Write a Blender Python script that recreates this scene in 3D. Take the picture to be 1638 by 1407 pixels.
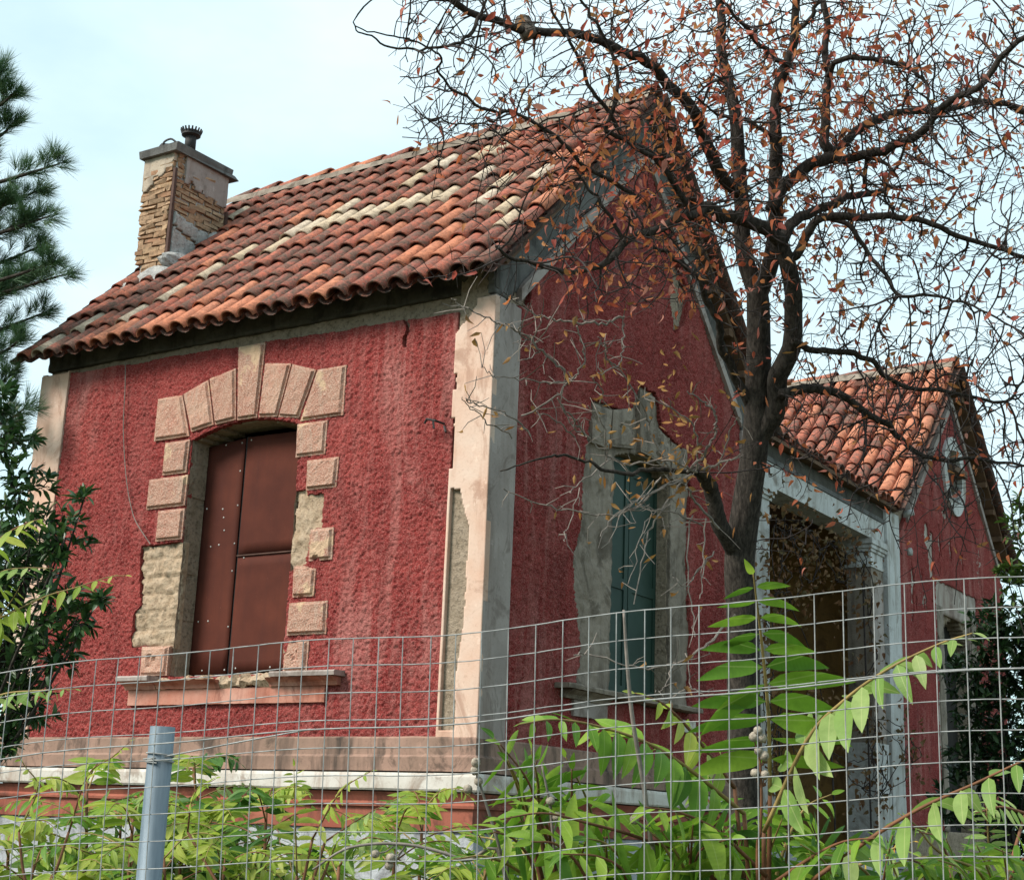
import bpy, math, random
import numpy as np
from mathutils import Vector, Matrix
random.seed(7); rng = np.random.default_rng(7)
for o in list(bpy.data.objects): bpy.data.objects.remove(o)
SC = bpy.context.scene
COL = SC.collection
rad = math.radians

# ------------------------------------------------------------------ camera
CAM = np.array([6.612, -9.681, 1.6]); F = 2426.1
yaw, pit, rol = rad(-33.386), rad(14.636), rad(2.280)
fw = np.array([math.sin(yaw)*math.cos(pit), math.cos(yaw)*math.cos(pit), math.sin(pit)])
_r = np.array([math.cos(yaw), -math.sin(yaw), 0.]); _u = np.cross(_r, fw)
cr = math.cos(rol)*_r+math.sin(rol)*_u; cu = -math.sin(rol)*_r+math.cos(rol)*_u
cd = bpy.data.cameras.new('camera'); cam = bpy.data.objects.new('camera', cd); COL.objects.link(cam)
cd.sensor_fit = 'HORIZONTAL'; cd.sensor_width = 36; cd.lens = F/1638*36; cd.clip_start = .05; cd.clip_end = 3000
m3 = Matrix((cr, cu, -fw)).transposed()
cam.matrix_world = Matrix.Translation(Vector(CAM)) @ m3.to_4x4()
SC.camera = cam

# ------------------------------------------------------------------ sun and sky
sun_dir = Vector((-0.50, -0.78, 0.86)).normalized()          # towards the sun
sd = bpy.data.lights.new('sun', 'SUN'); sd.energy = 4.4; sd.angle = rad(20); sd.color = (1, .93, .84)
so = bpy.data.objects.new('sun', sd); COL.objects.link(so)
so.rotation_euler = sun_dir.to_track_quat('Z', 'Y').to_euler(); so.location = (0, -20, 30)
W = bpy.data.worlds.new('World'); SC.world = W; W.use_nodes = True
nt = W.node_tree; nt.nodes.clear()
sky = nt.nodes.new('ShaderNodeTexSky'); sky.sky_type = 'NISHITA'; sky.sun_disc = False
sky.sun_elevation = math.asin(sun_dir.z); sky.sun_rotation = math.atan2(sun_dir.x, sun_dir.y)
sky.air_density = 1.0; sky.dust_density = 1.0; sky.ozone_density = 1.2
tc = nt.nodes.new('ShaderNodeTexCoord')
mp = nt.nodes.new('ShaderNodeMapping'); mp.inputs['Scale'].default_value = (1, 1, 2.2); mp.inputs['Location'].default_value = (.35, .1, .2)
nz = nt.nodes.new('ShaderNodeTexNoise'); nz.inputs['Scale'].default_value = 2.1; nz.inputs['Detail'].default_value = 6; nz.inputs['Roughness'].default_value = .55
rp = nt.nodes.new('ShaderNodeValToRGB'); rp.color_ramp.elements[0].position = .36; rp.color_ramp.elements[1].position = .64
rp.color_ramp.elements[0].color = (.60, .60, .60, 1); rp.color_ramp.elements[1].color = (.98, .98, .98, 1)
mx = nt.nodes.new('ShaderNodeMix'); mx.data_type = 'RGBA'
mx.inputs[7].default_value = (7.4, 9.1, 9.8, 1)
bg = nt.nodes.new('ShaderNodeBackground'); bg.inputs['Strength'].default_value = .1
out = nt.nodes.new('ShaderNodeOutputWorld')
L = nt.links.new
L(tc.outputs['Generated'], mp.inputs[0]); L(mp.outputs[0], nz.inputs['Vector']); L(nz.outputs['Fac'], rp.inputs[0])
tn = nt.nodes.new('ShaderNodeMix'); tn.data_type = 'RGBA'; tn.blend_type = 'MULTIPLY'; tn.inputs[0].default_value = 1; tn.inputs[7].default_value = (.9, 1.7, 1.3, 1)
L(sky.outputs[0], tn.inputs[6]); L(rp.outputs[0], mx.inputs[0]); L(tn.outputs[2], mx.inputs[6]); L(mx.outputs[2], bg.inputs['Color']); L(bg.outputs[0], out.inputs[0])
SC.view_settings.view_transform = 'Standard'; SC.view_settings.look = 'None'
SC.view_settings.exposure = 0.36; SC.view_settings.gamma = 1; SC.view_settings.use_curve_mapping = False
SC.render.engine = 'CYCLES'

# ------------------------------------------------------------------ helpers
def setp(o, label=None, cat=None, group=None, kind=None):
    if label: o['label'] = label
    if cat: o['category'] = cat
    if group: o['group'] = group
    if kind: o['kind'] = kind
    return o
def empty(name, loc, label=None, cat=None, group=None, kind=None):
    o = bpy.data.objects.new(name, None); COL.objects.link(o); o.location = loc; o.empty_display_size = .2
    return setp(o, label, cat, group, kind)
def adopt(o, parent):
    """parent keeping world coordinates (parents are never rotated)"""
    if parent is None: return
    o.parent = parent
    o.matrix_parent_inverse = Matrix.Translation(-worldpos(parent))
def worldpos(o):
    # world translation of o (no rotations on parents)
    if o.parent is None: return Vector(o.location)
    return Vector(o.location)            # children store world coordinates in their own location
def mesh(name, V, Fc, mat=None, smooth=False):
    me = bpy.data.meshes.new(name)
    V = np.asarray(V, float)
    me.from_pydata(V.tolist(), [], [tuple(int(a) for a in f) for f in Fc])
    if mat is not None:
        for m in (mat if isinstance(mat, (list, tuple)) else [mat]): me.materials.append(m)
    if smooth: me.polygons.foreach_set('use_smooth', [True]*len(me.polygons))
    me.update(); return me
def add(name, me, parent=None, kind=None, **kw):
    o = bpy.data.objects.new(name, me); COL.objects.link(o); adopt(o, parent)
    if kind: o['kind'] = kind
    return setp(o, **kw)
def obj(name, V, Fc, mat, parent=None, smooth=False, kind=None, **kw):
    return add(name, mesh(name, V, Fc, mat, smooth), parent, kind, **kw)
class MB:
    def __init__(s): s.V = []; s.F = []; s.n = 0
    def add(s, V, Fc):
        V = np.asarray(V, float); s.V.append(V)
        for f in Fc: s.F.append([a+s.n for a in f])
        s.n += len(V); return s
    def box(s, a, b, jit=0):
        x0, y0, z0 = a; x1, y1, z1 = b
        V = np.array([(x0,y0,z0),(x1,y0,z0),(x1,y1,z0),(x0,y1,z0),(x0,y0,z1),(x1,y0,z1),(x1,y1,z1),(x0,y1,z1)], float)
        if jit: V = V+rng.normal(0, jit, V.shape)
        return s.add(V, [(0,3,2,1),(4,5,6,7),(0,1,5,4),(1,2,6,5),(2,3,7,6),(3,0,4,7)])
    def tube(s, P, R, sides=6, cap=True):
        V, Fc = tube(P, R, sides, cap); return s.add(V, Fc)
    def obj(s, name, mat, parent=None, smooth=False, kind=None, **kw):
        return obj(name, np.concatenate(s.V) if s.V else np.zeros((0,3)), s.F, mat, parent, smooth, kind, **kw)
def tube(P, R, sides=6, cap=True):
    P = np.asarray(P, float); n = len(P); R = np.broadcast_to(np.asarray(R, float), (n,))
    T = np.gradient(P, axis=0); T /= np.linalg.norm(T, axis=1)[:, None]+1e-12
    a = np.array([0, 0, 1.]) if abs(T[0][2]) < .9 else np.array([1., 0, 0])
    N = np.cross(T[0], a); N /= np.linalg.norm(N)
    ang = np.arange(sides)*2*math.pi/sides; V = []
    for k in range(n):
        N = N-T[k]*(N@T[k]); N /= np.linalg.norm(N)+1e-12; B = np.cross(T[k], N)
        V.append(P[k]+R[k]*(np.cos(ang)[:, None]*N+np.sin(ang)[:, None]*B))
    V = np.concatenate(V); Fc = []
    for k in range(n-1):
        for i in range(sides):
            j = (i+1) % sides
            Fc.append((k*sides+i, k*sides+j, (k+1)*sides+j, (k+1)*sides+i))
    if cap:
        Fc.append(tuple(range(sides))[::-1]); Fc.append(tuple((n-1)*sides+i for i in range(sides)))
    return V, Fc
def smoothline(P, R=None, per=6):
    """Catmull-Rom through P"""
    P = np.asarray(P, float); Q = np.vstack([2*P[0]-P[1], P, 2*P[-1]-P[-2]]); o = []; rr = []
    for k in range(len(P)-1):
        a, b, c, d = Q[k:k+4]
        for t in np.arange(per)/per:
            o.append(.5*((2*b)+(-a+c)*t+(2*a-5*b+4*c-d)*t*t+(-a+3*b-3*c+d)*t**3))
            if R is not None: rr.append(R[k]*(1-t)+R[k+1]*t)
    o.append(P[-1]); 
    if R is not None: rr.append(R[-1])
    return (np.array(o), np.array(rr)) if R is not None else np.array(o)
_tab = np.random.default_rng(11).random((256, 256))
def vn(x, y, seed=0):
    x = np.asarray(x, float)+seed*17.31; y = np.asarray(y, float)+seed*9.77
    xi = np.floor(x).astype(int); yi = np.floor(y).astype(int); fx = x-xi; fy = y-yi
    fx = fx*fx*(3-2*fx); fy = fy*fy*(3-2*fy)
    g = lambda a, b: _tab[a & 255, b & 255]
    return (g(xi, yi)*(1-fx)+g(xi+1, yi)*fx)*(1-fy)+(g(xi, yi+1)*(1-fx)+g(xi+1, yi+1)*fx)*fy
def fbm(x, y, oct=4, seed=0):
    s = 0; a = .5; t = 0
    for k in range(oct): s = s+a*vn(x*2**k, y*2**k, seed+k); t += a; a *= .5
    return s/t-.5
def layer(name, axis, u0, u1, v0, v1, step, mask, base, disp, mat, parent, back=.05, smooth=True, kind=None):
    """sheet of plaster or masonry on a wall plane: grid with real relief, its broken edges turned back into the wall"""
    nu = max(1, round((u1-u0)/step)); nv = max(1, round((v1-v0)/step))
    us = np.linspace(u0, u1, nu+1); vs = np.linspace(v0, v1, nv+1)
    uc, vc = np.meshgrid((us[:-1]+us[1:])/2, (vs[:-1]+vs[1:])/2, indexing='ij')
    M = mask(uc, vc) if mask else np.ones_like(uc, bool)
    U, V = np.meshgrid(us, vs, indexing='ij')
    Hh = base+disp(U, V)
    idx = -np.ones(U.shape, int)
    used = np.zeros(U.shape, bool)
    used[:-1, :-1] |= M; used[1:, :-1] |= M; used[:-1, 1:] |= M; used[1:, 1:] |= M
    idx[used] = np.arange(used.sum())
    def pts(u, v, h): return np.stack([u, -h, v], 1) if axis == 'Y' else np.stack([h, u, v], 1)
    P = pts(U[used], V[used], Hh[used])
    I, J = np.nonzero(M)
    Fc = np.stack([idx[I, J], idx[I+1, J], idx[I+1, J+1], idx[I, J+1]], 1).tolist()
    # boundary
    Mp = np.pad(M, 1)
    bidx = {}; extra = []; n0 = len(P)
    def bk(i, j):
        k = (i, j)
        if k not in bidx:
            bidx[k] = n0+len(extra); extra.append((us[i], vs[j]))
        return bidx[k]
    for i, j in zip(I, J):
        if not Mp[i+1, j]: Fc.append([idx[i, j], bk(i, j), bk(i+1, j), idx[i+1, j]])
        if not Mp[i+1, j+2]: Fc.append([idx[i+1, j+1], bk(i+1, j+1), bk(i, j+1), idx[i, j+1]])
        if not Mp[i, j+1]: Fc.append([idx[i, j+1], bk(i, j+1), bk(i, j), idx[i, j]])
        if not Mp[i+2, j+1]: Fc.append([idx[i+1, j], bk(i+1, j), bk(i+1, j+1), idx[i+1, j+1]])
    if extra:
        e = np.array(extra); P = np.vstack([P, pts(e[:, 0], e[:, 1], np.full(len(e), base-back))])
    me = mesh(name, P, Fc, mat)
    if smooth: me.polygons.foreach_set('use_smooth', [k < len(I) for k in range(len(me.polygons))])
    return add(name, me, parent, kind)
def inpoly(U, V, poly):
    r = np.zeros(U.shape, bool); n = len(poly)
    for k in range(n):
        (x1, y1), (x2, y2) = poly[k], poly[(k+1) % n]
        if y1 == y2: continue
        c = ((y1 > V) != (y2 > V)) & (U < (x2-x1)*(V-y1)/(y2-y1)+x1); r ^= c
    return r

# ------------------------------------------------------------------ materials
class Mat:
    def __init__(s, name, rough=.9, spec=.25):
        s.m = bpy.data.materials.new(name); s.m.use_nodes = True; s.t = s.m.node_tree
        s.b = s.t.nodes['Principled BSDF']; s.b.inputs['Roughness'].default_value = rough
        s.b.inputs['Specular IOR Level'].default_value = spec
        s.geo = s.t.nodes.new('ShaderNodeNewGeometry'); s.pos = s.geo.outputs['Position']
    def n(s, t): return s.t.nodes.new(t)
    def l(s, a, b): s.t.links.new(a, b)
    def mapped(s, sc=(1, 1, 1), loc=(0, 0, 0), src=None):
        m = s.n('ShaderNodeMapping'); m.inputs['Scale'].default_value = sc; m.inputs['Location'].default_value = loc
        s.l(src or s.pos, m.inputs[0]); return m.outputs[0]
    def noise(s, scale, detail=4, rough=.55, vec=None, dist=0):
        k = s.n('ShaderNodeTexNoise'); k.inputs['Scale'].default_value = scale; k.inputs['Detail'].default_value = detail
        k.inputs['Roughness'].default_value = rough; k.inputs['Distortion'].default_value = dist
        s.l(vec or s.pos, k.inputs['Vector']); return k.outputs['Fac']
    def voro(s, scale, vec=None, feat='F1'):
        k = s.n('ShaderNodeTexVoronoi'); k.inputs['Scale'].default_value = scale; k.feature = feat
        s.l(vec or s.pos, k.inputs['Vector']); return k.outputs['Distance']
    def ramp(s, fac, stops):
        k = s.n('ShaderNodeValToRGB'); e = k.color_ramp.elements
        while len(e) > 1: e.remove(e[0])
        e[0].position = stops[0][0]; e[0].color = col(stops[0][1])
        for p_, c in stops[1:]: x = e.new(p_); x.color = col(c)
        s.l(fac, k.inputs[0]); return k.outputs[0]
    def mix(s, fac, a, b, mode='MIX'):
        k = s.n('ShaderNodeMix'); k.data_type = 'RGBA'; k.blend_type = mode
        for sock, v in ((k.inputs[0], fac), (k.inputs[6], a), (k.inputs[7], b)):
            if isinstance(v, (int, float)): sock.default_value = v
            elif isinstance(v, (tuple, list)): sock.default_value = col(v)
            else: s.l(v, sock)
        return k.outputs[2]
    def math(s, op, a, b=None, clamp=False):
        k = s.n('ShaderNodeMath'); k.operation = op; k.use_clamp = clamp
        for sock, v in ((k.inputs[0], a), (k.inputs[1], b)):
            if v is None: continue
            if isinstance(v, (int, float)): sock.default_value = v
            else: s.l(v, sock)
        return k.outputs[0]
    def bump(s, h, strength=.5, dist=.01, prev=None):
        k = s.n('ShaderNodeBump'); k.inputs['Strength'].default_value = strength; k.inputs['Distance'].default_value = dist
        s.l(h, k.inputs['Height'])
        if prev is not None: s.l(prev, k.inputs['Normal'])
        s.l(k.outputs[0], s.b.inputs['Normal']); return k.outputs[0]
    def color(s, c):
        if isinstance(c, (tuple, list)): s.b.inputs['Base Color'].default_value = col(c)
        else: s.l(c, s.b.inputs['Base Color'])
        return s
def col(c):
    if isinstance(c, (int, float)): return (c, c, c, 1)
    return tuple(c)+(1,) if len(c) == 3 else tuple(c)

def m_stucco(name, d, l, pale, palefac):
    k = Mat(name, .95, .12)
    big = k.noise(.9, 5, .6); med = k.noise(4.5, 5, .65)
    base = k.mix(k.ramp(big, [(.3, 0), (.7, 1)]), d, l)
    base = k.mix(k.ramp(med, [(.42, 0), (.72, .5)]), base, tuple(x*.62 for x in d))
    st = k.noise(1, 6, .65, k.mapped((4.4, 4.4, .55)), 1.4)
    gate = k.ramp(k.noise(.55, 3, .5, k.mapped((1, 1, 1), (7, 3, 1))), [(.42, 0), (.62, 1)])
    base = k.mix(k.math('MULTIPLY', k.ramp(st, [(.46, 0), (.62, palefac)]), gate), base, pale)
    dk = k.noise(1, 5, .65, k.mapped((2.6, 2.6, .9), (3, 1, 2)), 1.2)
    base = k.mix(k.ramp(dk, [(.52, 0), (.72, .65)]), base, tuple(x*.40 for x in d))
    fine = k.noise(85, 3, .75); crumb = k.voro(60)
    base = k.mix(k.ramp(fine, [(.48, 0), (.66, .6)]), base, pale)
    base = k.mix(k.ramp(fine, [(.30, .6), (.46, 0)]), base, tuple(x*.35 for x in d))
    k.color(base); bp = k.bump(crumb, .6, .012); k.bump(fine, 1, .028, bp); return k.m
STUCCO = m_stucco('red_stucco', (.28, .034, .034), (.43, .075, .066), (.60, .26, .23), .62)
def m_plaster(name, a, b, stain, sf=.6, bump=.25):
    k = Mat(name, .9, .2)
    c = k.mix(k.ramp(k.noise(1.8, 5, .6), [(.35, 0), (.65, 1)]), a, b)
    c = k.mix(k.ramp(k.noise(1, 5, .6, k.mapped((6, 6, .9), (5, 2, 1))), [(.5, 0), (.72, sf)]), c, stain)
    c = k.mix(k.ramp(k.noise(28, 4, .7), [(.55, 0), (.75, .35)]), c, tuple(x*.55 for x in stain))
    gr = k.noise(2.7, 7, .7, k.mapped((1, 1, .7), (11, 4, 6)), 1.2); c = k.mix(k.ramp(gr, [(.52, 0), (.60, .55), (.70, .75)]), c, tuple(x*.75 for x in stain))
    c = k.mix(k.ramp(k.noise(6, 6, .75, k.mapped((1, 1, 1), (1, 9, 3))), [(.62, 0), (.66, .5)]), c, tuple(min(1, x*1.2) for x in b))
    k.color(c); k.bump(k.noise(45, 4, .65), bump, .01); return k.m
PILASTER = m_plaster('peach_plaster', (.56, .36, .27), (.60, .46, .38), (.44, .25, .18), .7)
GREYPL = m_plaster('grey_plaster', (.29, .245, .225), (.38, .325, .30), (.20, .15, .125), .8)
WHITEPL = m_plaster('white_plaster', (.58, .58, .575), (.46, .455, .44), (.24, .20, .16), .85)
BANDPL = m_plaster('band_plaster', (.22, .145, .11), (.32, .20, .155), (.05, .04, .034), .95)
LEDGE = m_plaster('ledge_paint', (.60, .57, .53), (.48, .44, .39), (.28, .19, .14), .85)
MOULD = m_plaster('moulding_red', (.27, .075, .05), (.33, .12, .08), (.12, .05, .038), .8)
SILLM = m_plaster('sill_paint', (.38, .13, .085), (.50, .27, .21), (.20, .065, .045), .9)
OCHRE = m_plaster('ochre_plaster', (.42, .25, .08), (.36, .22, .09), (.20, .12, .06), .6)
CEMENT = m_plaster('grey_cement', (.105, .103, .10), (.16, .155, .148), (.04, .037, .034), .8, .8)
STAINED = m_plaster('stained_render', (.21, .17, .135), (.29, .24, .195), (.085, .066, .05), .85, .9)
COVEM = m_plaster('eave_shade_dirt', (.055, .05, .042), (.10, .09, .075), (.03, .028, .025), .8, .9)  # dirty cement, with the shade under the eaves painted into its colour
PLINTH = m_plaster('plinth_render', (.32, .33, .35), (.42, .43, .45), (.18, .17, .17), .5, .9)
def m_rubble(name, a, b, dk):
    k = Mat(name, .97, .1)
    n1 = k.noise(9, 6, .7); c = k.mix(k.ramp(n1, [(.35, 0), (.6, 1)]), a, b)
    n2 = k.noise(26, 5, .75); c = k.mix(k.ramp(n2, [(.5, 0), (.68, .8)]), c, dk)
    k.color(c); bp = k.bump(n1, .7, .04); k.bump(n2, .8, .02, bp); return k.m
RUBBLE = m_rubble('rubble_core', (.25, .195, .14), (.34, .27, .205), (.075, .06, .043))
RUBTAN = m_rubble('tan_masonry', (.38, .27, .18), (.47, .36, .26), (.14, .095, .06))
MORTAR = m_rubble('rough_mortar', (.34, .33, .32), (.46, .45, .43), (.14, .13, .12))
def m_quoin(name, a, b, pale):
    k = Mat(name, .95, .15)
    oi = k.n('ShaderNodeObjectInfo'); c = k.mix(k.ramp(k.noise(5, 4, .6), [(.35, 0), (.65, 1)]), a, b)
    c = k.mix(k.math('MULTIPLY', oi.outputs['Random'], .55), c, tuple(x*.62 for x in a))
    sk = k.noise(1, 5, .65, k.mapped((16, 16, 1.6))); c = k.mix(k.ramp(sk, [(.5, 0), (.68, .6)]), c, (.36, .27, .21))
    f = k.noise(75, 3, .7); c = k.mix(k.ramp(f, [(.4, 0), (.7, .75)]), c, pale)
    pl = k.noise(3.2, 5, .6, k.mapped((1, 1, .8), (2, 4, 7))); c = k.mix(k.ramp(pl, [(.60, 0), (.63, .85)]), c, (.58, .41, .27))
    k.color(c); k.bump(f, .9, .02); return k.m
QUOIN = m_quoin('quoin_stucco', (.41, .165, .11), (.50, .29, .205), (.66, .50, .41))
QUOING = m_quoin('quoin_grey', (.30, .25, .22), (.36, .31, .27), (.45, .41, .37))
def m_tile(name, a, b, lich, lf, isl=False):
    k = Mat(name, .88, .2)
    if isl: r = k.geo.outputs['Random Per Island']
    else: oi = k.n('ShaderNodeObjectInfo'); r = oi.outputs['Random']
    c = k.mix(r, a, b)
    v = k.math('MULTIPLY', r, 37.)
    cv = k.n('ShaderNodeCombineXYZ'); k.l(v, cv.inputs[0]); 
    va = k.n('ShaderNodeVectorMath'); va.operation = 'ADD'; k.l(k.pos, va.inputs[0]); k.l(cv.outputs[0], va.inputs[1])
    n = k.noise(11, 6, .68, va.outputs[0])
    c = k.mix(k.ramp(n, [(.48-.1*lf, 0), (.60-.06*lf, lf)]), c, lich)
    n3 = k.noise(34, 5, .75, va.outputs[0]); c = k.mix(k.ramp(n3, [(.50, 0), (.60, .85*lf)]), c, tuple(x*.55 for x in lich))
    n2 = k.noise(55, 4, .7); c = k.mix(k.ramp(n2, [(.60, 0), (.68, .6*lf)]), c, (.40, .33, .26))
    k.color(c); k.bump(k.noise(60, 3, .6), .4, .006); return k.m
T_FRESH = m_tile('tile_fresh', (.50, .18, .10), (.55, .22, .13), (.24, .10, .065), .6)
T_MID = m_tile('tile_mid', (.45, .145, .088), (.38, .105, .072), (.14, .082, .064), .72)
T_OLD = m_tile('tile_old', (.34, .112, .078), (.26, .085, .064), (.11, .075, .058), .85)
T_CREAM = m_tile('tile_cream', (.60, .50, .40), (.52, .39, .25), (.30, .23, .17), .6)
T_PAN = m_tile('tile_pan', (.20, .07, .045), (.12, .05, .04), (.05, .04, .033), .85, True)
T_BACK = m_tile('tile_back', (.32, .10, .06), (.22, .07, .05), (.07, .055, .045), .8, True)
def m_simple(name, c, rough=.8, metal=0, var=.3, scale=8, bump=.2):
    k = Mat(name, rough); n = k.noise(scale, 4, .6)
    k.color(k.mix(k.ramp(n, [(.35, 0), (.7, 1)]), tuple(x*(1-var) for x in c), tuple(min(1, x*(1+var)) for x in c)))
    k.b.inputs['Metallic'].default_value = metal; k.bump(k.noise(scale*6, 3, .6), bump, .004); return k.m
WOOD = m_simple('eave_wood', (.13, .075, .045), .85)
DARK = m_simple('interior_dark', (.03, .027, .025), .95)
def m_rust():
    k = Mat('rusty_sheet', .8, .12)
    c = k.mix(k.ramp(k.noise(2.2, 5, .6), [(.3, 0), (.7, 1)]), (.060, .017, .012), (.105, .029, .018))
    c = k.mix(k.ramp(k.noise(1, 4, .6, k.mapped((14, 14, .8))), [(.5, 0), (.8, .5)]), c, (.055, .018, .015))
    c = k.mix(k.ramp(k.noise(60, 2, .5), [(.70, 0), (.76, .5)]), c, (.20, .08, .05))
    k.color(c); k.bump(k.noise(5, 3, .5), .15, .01); return k.m
RUST = m_rust()
IRON = m_simple('rusty_iron', (.085, .045, .035), .8)
BLKIRON = m_simple('dark_iron', (.035, .033, .033), .7)
RIVET = m_simple('rivet_metal', (.55, .53, .50), .5, .3)
def m_shutter():
    k = Mat('green_shutter_paint', .6, .3)
    c = k.mix(k.ramp(k.noise(2.5, 5, .6), [(.35, 0), (.68, 1)]), (.013, .034, .025), (.024, .054, .040))
    c = k.mix(k.ramp(k.noise(1, 5, .6, k.mapped((9, 9, 1.2))), [(.55, 0), (.75, .6)]), c, (.02, .045, .045))
    k.color(c); k.bump(k.noise(9, 3, .5), .15, .008); return k.m
SHUT = m_shutter()
def m_brick():
    k = Mat('pale_brick', .95, .12); oi = k.n('ShaderNodeObjectInfo')
    c = k.ramp(oi.outputs['Random'], [(0, (.28, .16, .095)), (.3, (.42, .28, .18)), (.6, (.34, .22, .14)), (.8, (.46, .31, .19)), (1, (.30, .15, .09))])
    c = k.mix(k.ramp(k.noise(22, 5, .7), [(.47, 0), (.62, .8)]), c, (.19, .13, .085))
    k.color(c); k.bump(k.noise(40, 4, .7), .6, .01); return k.m
BRICK = m_brick()
def m_bark():
    k = Mat('bark', .95, .15)
    n = k.noise(1, 6, .7, k.mapped((45, 45, 14))); c = k.mix(k.ramp(n, [(.4, 0), (.65, 1)]), (.024, .020, .017), (.075, .062, .053))
    k.color(c); k.bump(n, .9, .015); return k.m
BARK = m_bark()
TWIG = m_simple('twig_bark', (.042, .032, .030), .9, 0, .4, 20)
PALETWIG = m_simple('dry_twig', (.20, .17, .15), .9, 0, .3, 20)
GALV = Mat('galvanised_steel', .55, .4)
_n = GALV.noise(1, 4, .6, GALV.mapped((60, 60, 3)))
GALV.color(GALV.mix(GALV.ramp(_n, [(.3, 0), (.7, 1)]), (.10, .135, .165), (.19, .235, .27))); GALV.b.inputs['Metallic'].default_value = .35; GALV = GALV.m
WIRE = m_simple('galvanised_wire', (.30, .30, .295), .65, 0, .3, 30, .1)
def m_leaf(name, stops, trans=.4, isl=False, rough=.5, spots=None, spec=.3, rib=None):
    k = Mat(name, rough, spec)
    if isl: r = k.geo.outputs['Random Per Island']
    else: r = k.n('ShaderNodeObjectInfo').outputs['Random']
    c = k.ramp(r, stops)
    n = k.noise(30, 3, .6); c = k.mix(k.ramp(n, [(.4, 0), (.7, .35)]), c, spots or tuple(.6*x for x in stops[0][1]))
    if not isl:
        tcn = k.n('ShaderNodeTexCoord'); sx = k.n('ShaderNodeSeparateXYZ'); k.l(tcn.outputs['Object'], sx.inputs[0])
        if rib: c = k.mix(k.ramp(k.math('ABSOLUTE', sx.outputs[0]), [(.004, .55), (.012, 0)]), c, rib)
        wv = k.n('ShaderNodeTexWave'); wv.inputs['Scale'].default_value = 6; wv.inputs['Distortion'].default_value = 4; wv.bands_direction = 'Y'; k.l(tcn.outputs['Object'], wv.inputs[0]); k.bump(wv.outputs['Fac'], .06, .006)
    k.color(c)
    tr = k.n('ShaderNodeBsdfTranslucent'); k.l(c, tr.inputs[0]); ms = k.n('ShaderNodeMixShader'); ms.inputs[0].default_value = trans
    k.l(k.b.outputs[0], ms.inputs[1]); k.l(tr.outputs[0], ms.inputs[2]); k.l(ms.outputs[0], k.t.nodes['Material Output'].inputs['Surface'])
    return k.m
# ================================================================== ground
def gz(x, y): return .25*fbm(np.asarray(x)*.15, np.asarray(y)*.15, 3, 5)
gx = np.concatenate([np.linspace(-600, -30, 12), np.linspace(-26, 30, 57), np.linspace(36, 600, 12)])
gy = np.concatenate([np.linspace(-600, -30, 12), np.linspace(-26, 40, 67), np.linspace(46, 600, 12)])
GX, GY = np.meshgrid(gx, gy, indexing='ij'); n1 = len(gy)
GF = [(i*n1+j, (i+1)*n1+j, (i+1)*n1+j+1, i*n1+j+1) for i in range(len(gx)-1) for j in range(len(gy)-1)]
k = Mat('ground_soil', .95, .1); c = k.mix(k.ramp(k.noise(.9, 5, .6), [(.4, 0), (.6, 1)]), (.10, .075, .05), (.05, .075, .025))
c = k.mix(k.ramp(k.noise(14, 4, .7), [(.5, 0), (.7, .6)]), c, (.17, .14, .10)); k.color(c); k.bump(k.noise(20, 4, .7), .6, .03)
obj('ground', np.stack([GX.ravel(), GY.ravel(), gz(GX, GY).ravel()-.02], 1), GF, k.m, None, True, kind='structure')

# ================================================================== house
WL, B, Y2 = 5.4, 5.08, 9.79                 # wall length, gable width, start of the far pavilion
ZE, ZR = 6.034, 8.759
XO = .15
house = empty('house', (-2.7, 5, 0), 'derelict red stucco house with clay tile roofs, brick chimney and boarded window', 'house')

# --- openings: front window and gable window share one pattern
def opening(U, V, c):
    h = .655 if c < 0 else .57; x = U-c
    top = 5.0+.12*(1-(x/h)**2)
    return (np.abs(x) < h) & (V > 2.85) & (V < top)
CF, CG = -2.62, 2.64
rough = lambda a, s: (lambda U, V: a*fbm(U*s, V*s, 4, 3))
def bites(U, V, sc, amp, seed): return amp*fbm(U*sc, V*sc, 4, seed)

# masonry cores
core_d = lambda U, V: .035*fbm(U*6, V*6, 4, 3)+.03*fbm(U*22, V*22, 2, 8)-.012
layer('front_wall', 'Y', -WL, 0, 0, 6.16, .035, lambda U, V: ~opening(U+.02*fbm(U*9, V*9, 2, 4), V, CF), -.03, core_d, RUBBLE, house, back=.3)
def gable_top(Y, off): return 6.21-off+np.minimum(Y, B-Y)*1.003
def gcore(U, V): return (~opening(U, V, CG)) & (V < gable_top(U, .06))
layer('side_wall', 'X', 0, B, 0, 8.75, .04, gcore, -.03, core_d, RUBBLE, house, back=.3)
hid = MB(); hid.box((-WL, .32, 0), (-WL+.3, B, 6.2)); hid.box((-WL+.3, B-.3, 0), (-.35, B, 6.2)); hid.obj('rear_wall', RUBBLE, house)
tri = [(-WL+.02, 0.1, 6.2), (-WL+.02, B-.1, 6.2), (-WL+.02, B/2, 8.62), (-WL+.28, 0.1, 6.2), (-WL+.28, B-.1, 6.2), (-WL+.28, B/2, 8.62)]
obj('left_gable', tri, [(0, 2, 1), (3, 4, 5), (0, 1, 4, 3), (1, 2, 5, 4), (2, 0, 3, 5)], RUBBLE, house)
MB().box((-WL+.3, .35, 1.9), (-.35, B-.3, 2.0)).obj('floor_slab', DARK, house)

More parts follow.
